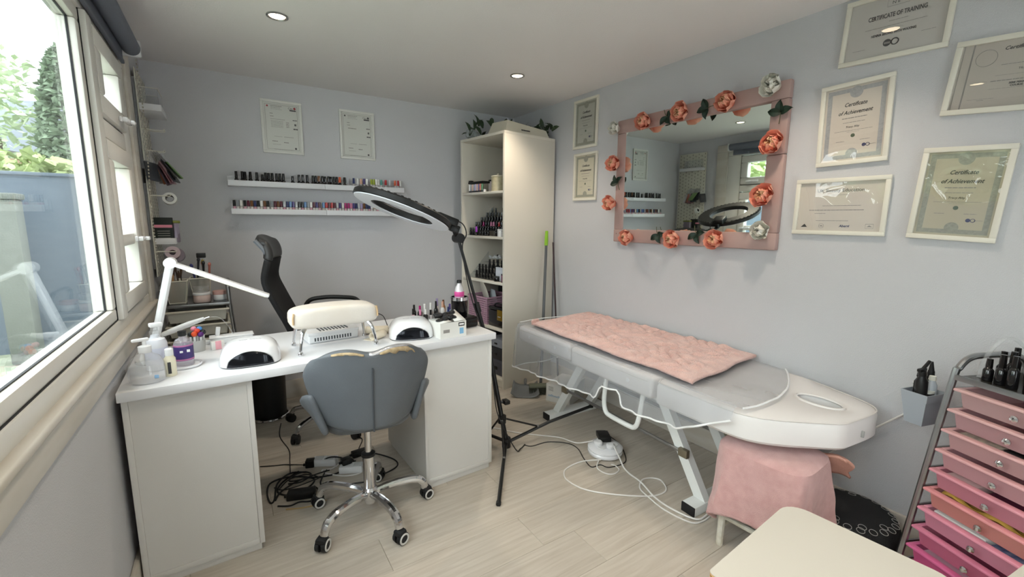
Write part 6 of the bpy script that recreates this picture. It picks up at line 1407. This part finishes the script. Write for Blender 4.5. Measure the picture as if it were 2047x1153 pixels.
# ================================================================== PEGBOARD (window wall, corner)
def board(z0, lab):
    t = T('pegboard', lab, 'pegboard', (XW+.016, 3.155, z0))
    MB().rbox((-.016, .04, .04), (.0, .32, .52), .002).build('spacer', M_white, t); MB().rbox((0, 0, 0), (.005, .36, .558), .002).build('panel', mat('pegboard_cream', 'd3d0c2', .5), t)
    sl = MB()
    for r_ in range(27):
        for c in range(9):
            if (r_+c) % 2: continue
            sl.box((.0045, .018+c*.04, .012+r_*.02), (.0056, .024+c*.04, .027+r_*.02))
    o = sl.build('slot_holes', mat('slot_dark', '4d4c47', .8), t, smooth=0); o['kind'] = 'stuff'
board(1.0, 'cream pegboard panel in the window corner, lower one'); board(1.56, 'cream pegboard panel in the window corner, upper one')
XP = XW+.0215
def pegshelf(z, lab, y0=3.17, ln2=.28, dp=.095):
    t = T('peg_shelf', lab, 'shelf', (XP, y0, z)); MB().rbox((0, 0, -.022), (dp, ln2, -.018), .001).rbox((dp-.004, 0, -.018), (dp, ln2, .012), .001).rbox((0, 0, -.018), (dp-.004, .003, .012), .001).rbox((0, ln2-.003, -.018), (dp-.004, ln2, .012), .001).build('tray', M_white, t)
pegshelf(1.93, 'white tray shelf near the top of the pegboard'); pegshelf(1.205, 'white tray shelf low on the pegboard holding a black box')
o = T('acrylic_holder', 'clear acrylic letter holder with white rim on the top pegboard tray', 'holder', (XP+.004, 3.19, 1.9135)); MB().box((0, 0, 0), (.08, .003, .115)).box((0, .20, 0), (.08, .203, .115)).box((.078, .003, 0), (.08, .2, .115)).box((0, .003, 0), (.078, .2, .003)).build('walls', M_acryl, o); MB().tube([(0, 0, .116), (.08, 0, .116), (.08, .203, .116), (0, .203, .116)], .0022, 5).build('rim', M_wire, o)
def hook(z, lab, y0, ln2=.095):
    t = T('peg_hook', lab, 'hook', (XP, y0, z)); MB().tube(cr([(0, 0, .0), (.03, 0, -.001), (ln2-.01, 0, -.003), (ln2, 0, .004)], 4), .0025, 6).tube(cr([(0, .05, .0), (.03, .05, -.001), (ln2-.01, .05, -.003), (ln2, .05, .004)], 4), .0025, 6).tube([(ln2, 0, .004), (ln2, .05, .004)], .0025, 6).build('wire', M_wire, t)
hook(1.81, 'white wire hook under the top pegboard tray', 3.18); hook(1.455, 'white wire hook holding a tape roll on the pegboard', 3.17); hook(1.142, 'white wire hook holding lilac tape rolls, lowest on the pegboard', 3.17)
def roll(lab, loc, r0, r1, w_, m, m2):
    t = T('tape_roll', lab, 'tape roll', loc); Mx = Matrix.Rotation(R(90), 4, 'Y') @ Matrix.Rotation(0, 4, 'Z')
    Mx = Matrix.Rotation(R(78), 4, 'X')
    MB().lathe([(r0, -w_/2), (r1, -w_/2), (r1, w_/2), (r0, w_/2), (r0, -w_/2)], 24, M=Mx).build('tape', m, t)
    MB().lathe([(r0*.9, -w_/2), (r0, -w_/2), (r0, w_/2), (r0*.9, w_/2), (r0*.9, -w_/2)], 24, M=Mx).build('core', m2, t)
roll('white tape roll with black core hanging on the pegboard hook', (XP+.088, 3.185, 1.437), .020, .033, .03, mat('tape_clear', 'cfd2cf', .35), M_black)
roll('lilac tape roll on the lowest pegboard hook', (XP+.075, 3.185, 1.132), .016, .036, .03, mat('tape_lilac', 'b6a4ab', .4), mat('tape_core', '8b7d85', .6))
roll('smoky lilac tape roll behind the first on the lowest hook', (XP+.088, 3.235, 1.115), .016, .040, .03, mat('tape_smoke', '857b86', .4), mat('tape_core', '8b7d85', .6))
# packets on the low tray
o = T('black_box', 'black box with pink trim standing on the low pegboard tray', 'box', (XP+.004, 3.18, 1.188)); MB().rbox((0, 0, 0), (.08, .085, .145), .002).build('carton', mat('box_black_print', '17201e', .6), o); MB().box((-.0005, -.001, .088), (.0806, .02, .104)).build('pink_trim', mat('trim_pink', 'd9899c', .5), o)
qq = MB()
for k in range(5): qq.box((.012, -.0008, .015+k*.013), (.068, 0, .0185+k*.013))
qq.build('printed_lines', M_inkf, o)
o = T('foil_pouch', 'olive edged foil pouch leaning behind the black box', 'pouch', (XP+.086, 3.30, 1.188), R(20)); MB().rbox((-.02, -.05, 0), (.012, .07, .125), .008).build('pouch_body', mat('pouch_foil', '8d8290', .3, .4, bump=.5, bscale=30), o); MB().rbox((-.022, -.052, .112), (.016, .072, .128), .004).build('top_seal', mat('pouch_olive', '7d8338', .5), o)
# fan of hanging packets
pkM = [mat('sachet_'+c, c, .3) for c in ('3f4248', 'b58f96', '5b4a55', 'c3bfc2', '2e3036', '9a6d74', 'c5764f', '6f8f5a')]
nm_ = ['charcoal', 'dusty pink', 'plum', 'silver', 'black', 'rosy', 'orange', 'green']
for k in range(10):
    t = T('hanging_sachet', f'{nm_[k % 8]} glossy sachet, {nth(k)} in the fan hanging mid pegboard', 'sachet', M=Matrix.Translation((XP+.012+.004*k, 3.19+.018*((k*3) % 10), 1.70)) @ Matrix.Rotation(R(-6-3.4*((k*7) % 10)), 4, 'Y') @ Matrix.Rotation(R((k % 4-1.5)*9), 4, 'X') @ Matrix.Rotation(R((k*53) % 80-40), 4, 'Z'))
    MB().rbox((-.004, -.036, -.175-.008*(k % 3)), (.004, .036, -.07), .003).build('sachet_body', pkM[k % 8], t); MB().rbox((-.0015, -.034, -.072), (.0015, .034, -.005), .0007).build('clear_header', M_clear, t)
hook(1.70, 'white wire hook carrying the fan of sachets', 3.20, .085)
